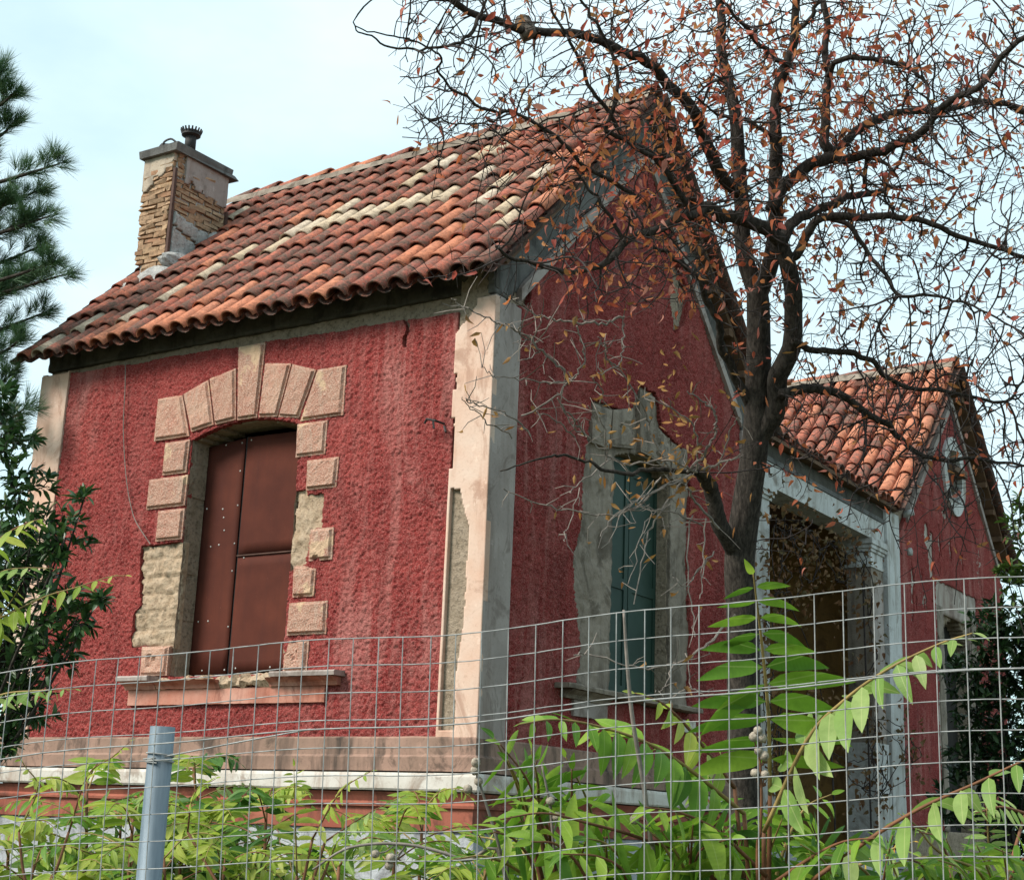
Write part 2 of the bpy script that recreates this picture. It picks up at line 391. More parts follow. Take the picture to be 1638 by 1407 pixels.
# red stucco on the front
Lp = [(-3.80, 4.05), (-3.2, 4.06), (-3.2, 2.86), (-3.5, 2.86), (-3.5, 3.12), (-3.80, 3.12), (-3.80, 3.43), (-3.71, 3.5), (-3.77, 3.75)]
Rp = [(-2.0, 4.40), (-1.83, 4.40), (-1.83, 4.36), (-1.645, 4.36), (-1.64, 4.07), (-1.76, 4.05), (-1.78, 3.76), (-1.9, 3.72), (-2.02, 3.7)]
def m_front(U, V):
    u = U+.02*fbm(U*11, V*11, 3, 21); v = V+.02*fbm(U*11, V*11, 3, 22)
    top = 5.885-.022*(U+5.04)+.05*fbm(U*4, 0*V, 4, 31)
    m = (V < top) & ~opening(U, V, CF) & ~inpoly(u, v, Lp) & ~inpoly(u, v, Rp)
    chip = (np.abs(U+.87-.02*np.sin(V*30)) < .02) & (V > 5.55)
    return m & ~chip
stu_d = lambda U, V: .032*fbm(U*52, V*52, 2, 6)+.007*fbm(U*9, V*9, 3, 7)+.025*fbm(U*1.2, V*1.2, 2, 9)
layer('front_stucco', 'Y', -5.045, -.34, 2.30, 5.93, .0105, m_front, .018, stu_d, STUCCO, house, back=.06)
# red stucco on the gable side
SG = [(1.60, 5.40), (1.55, 5.05), (1.47, 4.70), (1.50, 4.3), (1.36, 3.95), (1.42, 3.6), (1.50, 3.2), (1.46, 2.8), (3.58, 2.8), (3.62, 3.4), (3.54, 4.3), (3.60, 5.0), (3.40, 5.36), (2.95, 5.48), (2.80, 5.80), (2.46, 5.78), (2.34, 5.48)]
def m_side(U, V):
    u = U+.07*fbm(U*5, V*5, 3, 41); v = V+.05*fbm(U*7, V*7, 3, 42)
    m = (V < gable_top(U, .62)) & ~inpoly(u, v, SG)
    m &= ~inpoly(u, v, [(3.2, 7.4), (3.5, 7.05), (3.42, 6.7), (3.2, 6.5), (3.1, 6.8)])
    m &= ~inpoly(u, v, [(.36, 6.3), (.55, 6.3), (.52, 5.95), (.36, 5.9)])
    return m & (U < 4.74)
layer('side_stucco', 'X', .355, 4.74, 2.30, 8.2, .013, m_side, .018, stu_d, STUCCO, house, back=.06)
layer('side_surround_render', 'X', 1.2, 3.85, 2.80, 6.0, .02, lambda U, V: ~opening(U, V, CG), -.012, lambda U, V: .035*fbm(U*7, V*7, 4, 13)+.02*fbm(U*30, V*30, 2, 14), STAINED, house, back=.05)

# --- corner pilasters
pil_d = lambda U, V: .008*fbm(U*3, V*3, 3, 15)
def m_pilR(U, V):
    e = fbm(V*2.2, U*0, 3, 51)*.10+fbm(V*14, U*3, 2, 52)*.025
    brk = (V < 4.30+.1*fbm(U*9, V*9, 2, 3)) & (V > 2.37) & (U > -.315) & (U < -.135-.06*np.clip((3.2-V), -.4, .6)-np.clip((V-3.95)*.4, 0, .2)+e*.6)
    top = (V > 5.62+.9*(U+.34)+.12*fbm(U*8, V*8, 2, 54)) & (U < -.14)
    return ~brk & ~top & (V < 5.86+.03*fbm(U*10, V, 2, 5)) & ~((U < -.30-.0+e*.4) & (V > 4.2) & (V < 5.4) & (e < -.01))
layer('pilaster', 'Y', -.34, .045, 2.17, 5.89, .0125, m_pilR, .036, pil_d, PILASTER, house, back=.065)
layer('pilaster', 'X', -.030, .352, 2.17, 5.90, .0125, lambda U, V: V < 5.87+.03*fbm(U*10, V, 2, 6), .045, pil_d, GREYPL, house, back=.075)
layer('pilaster', 'Y', -5.445, -5.045, 2.17, 5.92, .0125, lambda U, V: V < 5.90+.02*fbm(U*10, V, 2, 7), .036, pil_d, PILASTER, house, back=.065)
layer('pilaster', 'X', 4.742, B+.04, 2.17, 5.90, .025, None, .045, pil_d, GREYPL, house, back=.075)

# --- base: band, white ledge, mouldings, plinth, swept round the corner with mitres
def sweep(name, prof, mat, parent, xl=-5.46, yb=B+.02, breaks=None):
    V = []; Fc = []
    xs = np.linspace(xl, 0, 40); ys = np.linspace(0, yb, 40); n = len(prof)
    path = [(x, 0, 'f') for x in xs[:-1]]+[(0, 0, 'c')]+[(0, y, 's') for y in ys[1:]]
    for q, (x, y, t) in enumerate(path):
        for (o, z) in prof:
            j = .006*float(fbm(np.array(q*.9), np.array(z*31+o*17), 2, 60))
            o2 = o+j
            V.append((x, -o2, z+j) if t == 'f' else ((o2, -o2, z+j) if t == 'c' else (o2, y, z+j)))
    for q in range(len(path)-1):
        for k in range(n-1):
            Fc.append((q*n+k, (q+1)*n+k, (q+1)*n+k+1, q*n+k+1))
    Fc.append(tuple(range(n))); Fc.append(tuple((len(path)-1)*n+k for k in range(n))[::-1])
    return obj(name, V, Fc, mat, parent)
sweep('base_band', [(-.02, 2.06), (.075, 2.06), (.078, 2.165), (.052, 2.185), (.05, 2.31), (.03, 2.325), (-.02, 2.325)], BANDPL, house)
sweep('base_ledge', [(-.02, 1.91), (.115, 1.91), (.125, 1.925), (.125, 2.02), (.115, 2.045), (-.02, 2.05)], LEDGE, house)
sweep('base_moulding', [(-.02, 1.62), (.035, 1.62), (.04, 1.70), (.04, 1.785), (.065, 1.79), (.068, 1.81), (.055, 1.83), (.075, 1.87), (.095, 1.90), (-.02, 1.905)], MOULD, house)
layer('plinth', 'Y', -5.46, .035, -.1, 1.615, .035, None, .01, lambda U, V: .03*fbm(U*7, V*7, 4, 16)+.02*fbm(U*25, V*25, 2, 17), PLINTH, house, back=.06)
layer('plinth', 'X', -.005, 5.1, -.1, 1.615, .04, None, .01, lambda U, V: .03*fbm(U*7, V*7, 4, 18)+.02*fbm(U*25, V*25, 2, 19), PLINTH, house, back=.06)

# --- quoins and voussoirs
def block(name, quad, axis, mat, parent, base=.010, h=.044, m=.028, n=12, seed=0, chip=0):
    TL, TR, BR, BL = [np.array(q, float) for q in quad]
    w = np.linalg.norm(TR-TL); hh = np.linalg.norm(TL-BL)
    s = np.array([0, m/w*.5, m/w]+list(np.linspace(m/w, 1-m/w, n)[1:-1])+[1-m/w, 1-m/w*.5, 1])
    t = np.array([0, m/hh*.5, m/hh]+list(np.linspace(m/hh, 1-m/hh, n)[1:-1])+[1-m/hh, 1-m/hh*.5, 1])
    N, Mn = len(s), len(t); V = []
    for i in range(N):
        for j in range(Mn):
            P = (BL*(1-s[i])+BR*s[i])*(1-t[j])+(TL*(1-s[i])+TR*s[i])*t[j]
            ring = min(i, j, N-1-i, Mn-1-j)
            z = base+[.022, .024, h][min(ring, 2)]
            if ring >= 2: z += .016*float(fbm(P[0]*26, P[1]*26, 3, seed+70))
            if ring < 2: P = P+.006*np.array([float(fbm(P[0]*16, P[1]*16, 2, 81)), float(fbm(P[0]*16, P[1]*16, 2, 82))])
            if chip:
                d = float(fbm(P[0]*6, P[1]*6, 3, seed+90))
                if d > .12: z -= .022
            V.append((P[0], -z, P[1]) if axis == 'Y' else (z, P[0], P[1]))
    Fc = [(i*Mn+j, (i+1)*Mn+j, (i+1)*Mn+j+1, i*Mn+j+1) for i in range(N-1) for j in range(Mn-1)]
    ring = [i*Mn for i in range(N)]+[(N-1)*Mn+j for j in range(1, Mn)]+[i*Mn+Mn-1 for i in range(N-2, -1, -1)]+[j for j in range(Mn-2, 0, -1)]
    n0 = len(V)
    for r in ring:
        p = list(V[r]); 
        if axis == 'Y': p[1] = .02
        else: p[0] = -.02
        V.append(tuple(p))
    R = len(ring)
    for q in range(R): Fc.append((ring[q], n0+q, n0+(q+1) % R, ring[(q+1) % R]))
    return obj(name, V, Fc, mat, parent)
win = obj('window_surround', *tube([(-3.1, .12, 2.86), (-2.1, .12, 2.86)], .01), MORTAR, house)
g = .012
VOU = [('springer_stone', [(-3.755, 5.455), (-3.440, 5.455), (-3.300, 5.045), (-3.755, 5.045)]),
       ('voussoir', [(-3.428, 5.462), (-3.125, 5.562), (-3.005, 5.118), (-3.280, 5.08)]),
       ('voussoir', [(-3.107, 5.568), (-2.790, 5.625), (-2.735, 5.135), (-2.985, 5.115)]),
       ('keystone', [(-2.780, 5.825), (-2.450, 5.825), (-2.480, 5.125), (-2.715, 5.125)]),
       ('voussoir', [(-2.435, 5.625), (-2.122, 5.580), (-2.240, 5.105), (-2.455, 5.125)]),
       ('voussoir', [(-2.105, 5.572), (-1.828, 5.480), (-1.985, 5.062), (-2.222, 5.098)]),
       ('springer_stone', [(-1.808, 5.478), (-1.487, 5.478), (-1.487, 5.030), (-1.967, 5.030)])]
for q, (nm, pts) in enumerate(VOU): block(nm, pts, 'Y', QUOIN, win, seed=q)
QL = [(-3.600, -3.288, 4.70, 5.01), (-3.765, -3.268, 4.39, 4.675), (-3.605, -3.268, 4.08, 4.365), (-3.630, -3.30, 2.86, 3.12)]
QR = [(-1.985, -1.655, 4.705, 5.005), (-1.842, -1.500, 4.40, 4.665), (-1.755, -1.505, 3.78, 4.055), (-1.905, -1.665, 3.48, 3.745), (-1.935, -1.515, 3.16, 3.435), (-1.945, -1.685, 2.86, 3.115)]
for q, (a, b_, c_, d_) in enumerate(QL+QR):
    jx = .012*random.uniform(-1, 1)
    block('quoin_stone', [(a+jx, d_), (b_, d_), (b_+random.uniform(-.01, .01), c_), (a, c_)], 'Y', QUOIN, win, seed=20+q, chip=q in (3, 6, 7, 9))
# bare masonry where quoins fell off, jamb lining
layer('bare_masonry', 'Y', -3.80, -3.26, 3.10, 4.06, .02, lambda U, V: inpoly(U+.03*fbm(U*9, V*9, 2, 91), V+.02*fbm(U*9, V*9, 2, 92), Lp), .0, lambda U, V: .06*fbm(U*4, V*8, 3, 93)+.045*fbm(U*16, V*20, 3, 94)-.016*((np.abs(np.mod(V+.03*fbm(U*5, V*5, 2, 7), .16)-.08) < .012)|(np.abs(np.mod(U+.13*np.floor(V/.16)+.03*fbm(U*5, V*5, 2, 8), .27)-.13) < .012)), RUBTAN, win, back=.06)
layer('bare_masonry', 'Y', -1.99, -1.63, 2.86, 4.70, .02, lambda U, V: (U > -1.965+.06*fbm(V*5, U*2, 3, 95)), -.002, lambda U, V: .04*fbm(U*6, V*6, 3, 96)+.03*fbm(U*22, V*22, 2, 97), RUBTAN, win, back=.06)
# jambs
for side, x0_ in ((1, -3.275), (-1, -1.965)):
    nz_, ny_ = 60, 6; V = []; jm = MB()
    for i in range(nz_+1):
        for j in range(ny_+1):
            z = 2.84+(5.03-2.84)*i/nz_; y = -.012+.36*j/ny_
            V.append((x0_+side*.03*float(fbm(np.array(z*7), np.array(y*7), 3, 98+side))+side*.005, y, z))
    jm.add(V, [(i*(ny_+1)+j, i*(ny_+1)+j+1, (i+1)*(ny_+1)+j+1, (i+1)*(ny_+1)+j) for i in range(nz_) for j in range(ny_)])
    jm.obj('jamb', RUBBLE, win)
# metal sheets
win_b = empty('window_boarding', (-2.6, .25, 2.86)); adopt(win_b, house)
def sheet(x0_, x1_, z0_, z1_, tl=0, tr=0):
    s = MB(); y = .20
    nx, nz_ = 8, 10; V = []
    for i in range(nx+1):
        for j in range(nz_+1):
            a, b_ = i/nx, j/nz_
            z = z0_+(z1_+tl*(1-a)+tr*a-z0_)*b_
            V.append((x0_+(x1_-x0_)*a, y+.006*float(fbm(np.array(a*2+x0_), np.array(b_*3+z0_), 2, 99)), z))
    n0 = len(V); V += [(a, b_+.012, c_) for a, b_, c_ in V]; M_ = nz_+1
    Fc = [(i*M_+j, (i+1)*M_+j, (i+1)*M_+j+1, i*M_+j+1) for i in range(nx) for j in range(nz_)]
    Fc += [(n0+i*M_+j, n0+i*M_+j+1, n0+(i+1)*M_+j+1, n0+(i+1)*M_+j) for i in range(nx) for j in range(nz_)]
    for i in range(nx): Fc += [(i*M_, n0+i*M_, n0+(i+1)*M_, (i+1)*M_), (i*M_+nz_, (i+1)*M_+nz_, n0+(i+1)*M_+nz_, n0+i*M_+nz_)]
    for j in range(nz_): Fc += [(j, j+1, n0+j+1, n0+j), (nx*M_+j, n0+nx*M_+j, n0+nx*M_+j+1, nx*M_+j+1)]
    return obj('metal_sheet', V, Fc, RUST, win_b, True)
sheet(-3.262, -2.812, 2.885, 4.985, 0, .04); sheet(-2.785, -1.99, 3.945, 5.03, 0, -.01); sheet(-2.785, -1.99, 2.895, 3.935)
MB().box((-2.812, .215, 2.88), (-2.785, .26, 5.04)).obj('upright_bar', BLKIRON, win_b)
MB().box((-2.79, .185, 3.928), (-1.99, .198, 3.938)).obj('seam_strip', IRON, win_b)
def dome(c, r, ax=(0, -1, 0)):
    V = [np.array(c)+np.array(ax)*r*.7]; 
    for k in range(6): a = k*math.pi/3; V.append(np.array(c)+np.array((math.cos(a)*r, 0, math.sin(a)*r)))
    return V, [(0, 1+(k+1) % 6, 1+k) for k in range(6)]
rvm = mesh('rivet', *dome((0, 0, 0), .009), RIVET)
for x, z in [(-3.05, 4.985), (-2.85, 4.985), (-2.845, 4.72), (-2.84, 4.4), (-2.84, 4.05), (-2.84, 3.8), (-2.83, 3.3), (-2.83, 2.92), (-3.1, 2.92), (-3.22, 4.4), (-2.74, 5.0), (-2.71, 3.91), (-2.05, 3.97), (-2.7, 2.93), (-2.3, 2.93), (-3.02, 4.38), (-3.0, 4.3), (-2.98, 4.18), (-3.13, 4.04), (-3.03, 4.05), (-3.2, 3.36), (-3.08, 3.36)]:
    o = add('rivet', rvm, win_b); o.location = (x, .197, z)
# sill
def sillpiece(x0_, x1_, prof, mat, jit=.0, seed=0):
    V = []; n = len(prof); xs = np.linspace(x0_, x1_, max(3, int((x1_-x0_)/.03)))
    for x in xs:
        for o, z in prof:
            j = jit*float(fbm(np.array(x*18), np.array(z*40+o*30), 3, seed))
            V.append((x, -(o+j), z+j))
    Fc = [(q*n+k, (q+1)*n+k, (q+1)*n+(k+1) % n, q*n+(k+1) % n) for q in range(len(xs)-1) for k in range(n)]
    Fc += [tuple(range(n))[::-1], tuple((len(xs)-1)*n+k for k in range(n))]
    return Fc, V
sill = empty('window_sill', (-2.7, 0, 2.6)); adopt(sill, house)
slab = [(-.2, 2.805), (.165, 2.805), (.17, 2.835), (.16, 2.848), (-.2, 2.856)]
cyma = [(-.02, 2.735), (.07, 2.735), (.075, 2.75), (.085, 2.765), (.12, 2.785), (.145, 2.803), (-.02, 2.803)]
bodyp = [(-.02, 2.60), (.05, 2.60), (.052, 2.733), (-.02, 2.733)]
for nm, x0_, x1_, pr, mt, jt in [('slab', -3.79, -3.40, slab, GREYPL, .004), ('slab', -1.98, -1.285, slab, GREYPL, .004), ('cornice', -3.765, -3.38, cyma, SILLM, .01), ('cornice', -3.365, -2.62, cyma, SILLM, .014), ('cornice', -2.05, -1.32, cyma, SILLM, .008), ('body', -3.735, -3.37, bodyp, SILLM, .006), ('body', -3.35, -1.465, bodyp, SILLM, .006),
                                 ('broken_edge', -3.42, -1.96, [(-.2, 2.736), (.06, 2.737), (.085, 2.77), (.06, 2.815), (.0, 2.845), (-.2, 2.85)], RUBTAN, .07)]:
    Fc, V = sillpiece(x0_, x1_, pr, mt, jt, len(nm)); obj(nm, V, Fc, mt, sill)

# gable window: green shutters, render keystone, sill
gw = empty('shuttered_window', (0, 2.54, 2.86)); adopt(gw, house)
for a, b_ in ((2.06, 2.635), (2.65, 3.22)):
    s = MB().box((-.20, a, 2.87), (-.165, b_, 5.10)); sh = s.obj('shutter', SHUT, gw)
    f = MB()
    for (ya, yb, za, zb_) in ((a, a+.07, 2.87, 5.08), (b_-.07, b_, 2.87, 5.08), (a+.07, b_-.07, 2.87, 2.97), (a+.07, b_-.07, 3.85, 3.95), (a+.07, b_-.07, 4.95, 5.08)): f.box((-.165, ya, za), (-.153, yb, zb_))
    f.obj('shutter_frame', SHUT, sh)
block('keystone', [(2.47, 5.74), (2.78, 5.74), (2.74, 5.14), (2.51, 5.14)], 'X', STAINED, gw, seed=120, chip=1, h=.03)
for q, pts in enumerate([[(1.60, 5.38), (1.95, 5.40), (1.90, 5.02), (1.60, 5.02)], [(1.97, 5.41), (2.34, 5.52), (2.39, 5.14), (1.95, 5.06)], [(2.74, 5.52), (3.10, 5.41), (3.12, 5.06), (2.69, 5.14)], [(3.13, 5.4), (3.48, 5.38), (3.48, 5.02), (3.17, 5.02)]]):
    block('voussoir', pts, 'X', STAINED, gw, seed=130+q, chip=1, h=.03)
gs = [(-.2, 2.805), (.165, 2.805), (.17, 2.835), (.16, 2.848), (-.2, 2.856)]
for nm, pr, y0_, y1_, mt in (('sill_slab', slab, 1.10, 3.6, STAINED), ('sill_cornice', cyma, 1.2, 1.95, STAINED), ('sill_body', bodyp, 1.38, 1.95, GREYPL)):
    Fc, V = sillpiece(y0_, y1_, pr, mt, .01, 7); V = [(-y, x, z) for x, y, z in V]; obj(nm, V, Fc, mt, gw)
MB().box((.03, 3.35, 2.62), (.06, 3.66, 2.73)).obj('sill_patch', LEDGE, gw)

# --- rake mouldings on the gable
def rake(yo, sgn, off0, off1, x0_, x1_, name, mat, par, s0=.0, s1=2.54):
    V = []
    for s in (s0, s1):
        y = yo+(s if sgn > 0 else B-s)
        for off in (off0, off1):
            for x in (x0_, x1_): V.append((x, y, 6.21-off+s*1.003))
    return obj(name, V, [(0, 1, 3, 2), (4, 6, 7, 5), (0, 4, 5, 1), (2, 3, 7, 6), (1, 5, 7, 3), (0, 2, 6, 4)], mat, par)
for yo in (0, Y2):
    rake(yo, 1, .50, .62, -.02, .05, 'rake_moulding', GREYPL, house, .34); rake(yo, -1, .50, .62, -.02, .05, 'rake_moulding', GREYPL, house, .34)
layer('rake_render', 'X', -.02, B+.02, 5.9, 8.75, .035, lambda U, V: (V < gable_top(U, .02)) & (V > gable_top(U, .51)), .004, lambda U, V: .035*fbm(U*5, V*5, 4, 101)+.02*fbm(U*20, V*20, 2, 102), CEMENT, house, back=.05)
# cornice block at the corner and the cove below the front eave, shade painted in
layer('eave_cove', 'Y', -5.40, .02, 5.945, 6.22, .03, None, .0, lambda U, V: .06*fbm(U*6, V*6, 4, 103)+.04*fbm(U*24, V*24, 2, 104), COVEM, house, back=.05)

# ================================================================== roofs
def tile_mesh(name, mat, Lt=.455, r0=.098, r1=.076, th=.013, seg=9):
    V = []; Fc = []
    def ring(y, r, zs):
        for k in range(seg):
            a = math.pi*(k/(seg-1)); V.append((-r*math.cos(a), y, r*math.sin(a)*.92+zs))
    ring(0, r0, .022); ring(Lt*.5, (r0+r1)/2, .011); ring(Lt, r1, 0)
    ring(0, r0-th, .022); ring(Lt, r1-th, 0)
    for q in range(2):
        for k in range(seg-1): Fc.append((q*seg+k, (q+1)*seg+k, (q+1)*seg+k+1, q*seg+k+1)[::-1])
    for k in range(seg-1):
        Fc.append((k, k+1, 3*seg+k+1, 3*seg+k)[::-1]); Fc.append((3*seg+k, 3*seg+k+1, 4*seg+k+1, 4*seg+k)[::-1])
    me = mesh(name, V, Fc, mat); me.polygons.foreach_set('use_smooth', [i < 2*(seg-1) for i in range(len(me.polygons))]); return me
tmesh = [tile_mesh('roof_tile', T_MID, .455+.02*q, .099-.002*q, .077, .013) for q in range(3)]
CREAM = {(1, 0), (2, 1), (2, 8), (5, 1), (6, 2), (7, 3), (8, 4), (10, 4), (10, 5), (11, 5), (12, 6), (13, 5), (14, 5), (15, 5), (15, 7), (15, 8), (16, 5), (16, 8), (17, 5), (18, 5), (18, 8), (19, 5), (19, 8), (20, 6), (22, 4), (22, 5), (24, 3), (25, 2), (24, 5), (12, 5)}
FRESH = {(6, 0), (6, 4), (8, 0), (9, 0), (10, 0), (11, 0), (12, 0), (12, 1), (13, 0), (14, 0), (16, 1), (17, 3), (18, 0), (18, 3), (21, 1), (22, 1), (22, 2), (23, 1), (26, 3), (26, 4), (26, 5)}
NC, NR = 27, 10
def roof(yo, near):
    rf = empty('roof', (-2.7, yo+B/2, ZE)); adopt(rf, house)
    sl = np.array([0, 1, .992]); sl /= np.linalg.norm(sl); nn = np.array([0, -sl[2], sl[1]])
    Ltot = 2.77*math.sqrt(1+.992**2)
    e0 = np.array([0, yo-.235, ZE-.035])
    x0_, x1_ = -WL-XO, XO; pitch = (x1_-x0_)/NC; ex = Ltot/NR
    # deck (boards under the tiles, visible from below on the far slope)
    dk = MB()
    xa, xb = -WL-.12, .12
    for s in (1, -1):
        def P(x, d, h):
            p = e0+sl*d+nn*h; y = p[1] if s > 0 else 2*(yo+B/2)-p[1]; return (x, y, p[2])
        V = [P(xa, .26, -.075), P(xb, .26, -.075), P(xb, Ltot, -.075), P(xa, Ltot, -.075), P(xa, .26, -.02), P(xb, .26, -.02), P(xb, Ltot, -.02), P(xa, Ltot, -.02)]
        dk.add(V, [(0,3,2,1),(4,5,6,7),(0,1,5,4),(1,2,6,5),(2,3,7,6),(3,0,4,7)])
    dk.obj('roof_deck', WOOD, rf)
    # purlin ends under the far verge
    for d in np.linspace(.4, 3.5, 7):
        p = e0+sl*d; y = 2*(yo+B/2)-p[1]
        MB().box((-.1, y-.045, p[2]-.20), (.125, y+.045, p[2]-.12)).obj('purlin_end', WOOD, rf)
    pan = MB()
    def pans(s):
        seg = 6
        for i in range(-1 if False else 0, NC+1):
            for j in range(NR):
                V = []; xc = x0_+pitch*i
                for d, r in ((j*ex-.05, .082), (j*ex+ex+.04, .094)):
                    lift = .006 if d < j*ex else -.012
                    for q in range(seg+1):
                        a = math.pi*q/seg; p = e0+sl*d+nn*(.055+lift-r*math.sin(a)*.75)
                        V.append((xc-r*math.cos(a), p[1] if s > 0 else 2*(yo+B/2)-p[1], p[2]))
                pan.add(V, [(q, q+1, seg+2+q, seg+1+q) for q in range(seg)])
    pans(1); pans(-1)
    pan.obj('pan_tiles', T_PAN, rf, True, kind='stuff')
    Rm = Matrix((Vector((1, 0, 0)), Vector(sl), Vector(nn))).transposed().to_4x4()
    for i in range(NC):
        cdx = random.gauss(0, .006)
        for j in range(NR):
            d = j*ex+random.gauss(0, .012)-.03; p = e0+sl*d+nn*(.012+random.gauss(0, .004)); p[0] = x0_+pitch*(i+.5)+cdx+random.gauss(0, .005)
            o = add('roof_tile', random.choice(tmesh), rf)
            M_ = Matrix.Translation(Vector(p)) @ Rm @ Matrix.Rotation(random.gauss(0, .022), 4, 'Z') @ Matrix.Rotation(random.gauss(0, .05), 4, 'Y')
            o.matrix_basis = M_
            u = random.random()
            if near:
                mt = T_CREAM if (i, j) in CREAM else T_FRESH if (i, j) in FRESH else (T_OLD if u < .48 else T_MID if u < .93 else T_FRESH)
            else: mt = T_FRESH if (u < .22 or (i > 24 and u < .8)) else T_MID if u < .72 else T_OLD
            o.material_slots[0].link = 'OBJECT'; o.material_slots[0].material = mt
    bk = MB(); tv = [np.array(v.co) for v in tmesh[0].vertices]; tf = [tuple(p.vertices) for p in tmesh[0].polygons]
    tv = np.array(tv)
    for i in range(NC):
        for j in range(NR):
            d = j*ex-.03; p = e0+sl*d+nn*.012; p[0] = x0_+pitch*(i+.5)+random.gauss(0, .006)
            V = p+tv[:, :1]*np.array([1, 0, 0])+tv[:, 1:2]*sl+tv[:, 2:3]*nn
            V[:, 1] = 2*(yo+B/2)-V[:, 1]; bk.add(V, [f[::-1] for f in tf])
    bk.obj('rear_slope_tiles', T_BACK, rf, True, kind='stuff')
    # ridge
    mo = MB(); xs = np.linspace(x0_+.03, x1_-.03, 50)
    for s in (0,):
        V = []
        for x in xs:
            for q in range(7):
                a = math.pi*q/6; r = .135+.02*random.random(); V.append((x, yo+B/2-r*math.cos(a)*1.3, ZR+.01+r*math.sin(a)*.95-.06))
        mo.add(V, [(a*7+q, (a+1)*7+q, (a+1)*7+q+1, a*7+q+1) for a in range(49) for q in range(6)])
    mo.obj('ridge_mortar', STAINED, rf)
    nrt = 15; rp_ = (x1_-x0_)/nrt
    for k in range(nrt):
        o = add('ridge_tile', tmesh[0], rf)
        o.matrix_basis = Matrix.Translation((x1_-k*rp_, yo+B/2+random.gauss(0, .01), ZR+.035+random.gauss(0, .006))) @ Matrix.Rotation(math.pi/2, 4, 'Z') @ Matrix.Rotation(random.gauss(0, .03), 4, 'X') @ Matrix.Diagonal((1.25, .98, 1.1, 1))
        o.material_slots[0].link = 'OBJECT'; o.material_slots[0].material = random.choice([T_MID, T_MID, T_OLD, T_FRESH])
    return rf
roof(0, True); roof(Y2, False)
# verge mortar under the tile edge
rng2 = random.Random(3)

# ================================================================== far pavilion and porch
FARR = m_plaster('scarred_render', (.42, .37, .33), (.34, .27, .23), (.20, .13, .11), .8)
layer('far_gable_wall', 'X', Y2, Y2+B, 0, 8.75, .05, lambda U, V: (V < gable_top(U-Y2, .06)) & ~((np.abs(U-Y2-2.54) < .66) & (V > 1.9) & (V < 4.9-.35*((U-Y2-2.54)/.66)**2)) & ~((((U-12.33)/.33)**2+((V-7.05)/.40)**2) < 1), -.03, core_d, RUBBLE, house, back=.35)
def m_far(U, V):
    y = U-Y2; u = U+.08*fbm(U*4, V*4, 3, 141); v = V+.08*fbm(U*4, V*4, 3, 142)
    m = (V < gable_top(y, .55)) & (y < 5.0-.0) & ~((np.abs(u-Y2-2.54) < .98) & (v > 1.7) & (v < 5.35)) & ~((((U-12.33)/.50)**2+((V-7.05)/.58)**2) < 1)
    sc = fbm(U*5.5, V*2.2, 5, 143)+.16*np.exp(-((V-6.2)/.7)**2-((y-1.6)/.8)**2)
    return m & ~((sc > .19) & (V > 4.6) & (V < 7.3) & (y < 2.9))
layer('far_stucco', 'X', Y2+.02, Y2+B, 1.9, 8.2, .022, m_far, .012, stu_d, STUCCO, house, back=.05)
layer('far_render', 'X', Y2+.02, Y2+B-.05, 1.9, 6.9, .05, lambda U, V: (V < gable_top(U-Y2, .6)) & ~((np.abs(U-Y2-2.54) < .64) & (V < 4.9)) & ~((((U-12.33)/.45)**2+((V-7.05)/.55)**2) < 1), -.004, lambda U, V: .02*fbm(U*6, V*6, 3, 151), FARR, house, back=.05)
# oval vent with rendered ring
V = []; Fc = []; n = 40
for k in range(n):
    a = 2*math.pi*k/n; ca, sa = math.cos(a), math.sin(a)
    for (ry, rz, x) in ((.33, .40, -.3), (.33, .40, .055), (.52, .60, .055), (.52, .60, -.02)):
        V.append((x+.004*random.random(), 12.33+ry*ca, 7.05+rz*sa))
Fc = [(k*4+q, ((k+1) % n)*4+q, ((k+1) % n)*4+q+1, k*4+q+1) for k in range(n) for q in range(3)]
ov = obj('oval_window', V, Fc, WHITEPL, house)
MB().box((-.18, 11.98, 7.06), (.16, 12.6, 7.16)).obj('crossbar', WOOD, ov)
far = MB(); far.box((-WL, Y2, 0), (-.4, Y2+.3, 6.1)); far.box((-WL, Y2+.3, 0), (-WL+.3, Y2+B, 6.2)); far.box((-WL+.3, Y2+B-.3, 0), (-.4, Y2+B, 6.2)); far.obj('far_walls', RUBBLE, house)
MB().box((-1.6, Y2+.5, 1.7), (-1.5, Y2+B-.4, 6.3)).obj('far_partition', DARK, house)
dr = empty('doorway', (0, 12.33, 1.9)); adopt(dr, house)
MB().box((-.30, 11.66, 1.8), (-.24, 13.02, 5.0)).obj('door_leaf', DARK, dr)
for a, b_ in ((11.42, 11.66), (13.0, 13.28)):
    layer('door_jamb_render', 'X', a, b_, 1.9, 5.0, .04, None, .01, lambda U, V: .04*fbm(U*6, V*6, 3, 152), STAINED, dr, back=.06)
pl = layer('corner_strip', 'X', 9.30, 9.80, 1.7, 5.95, .03, None, .03, lambda U, V: .012*fbm(U*8, V*3, 3, 153), WHITEPL, house, back=.3)
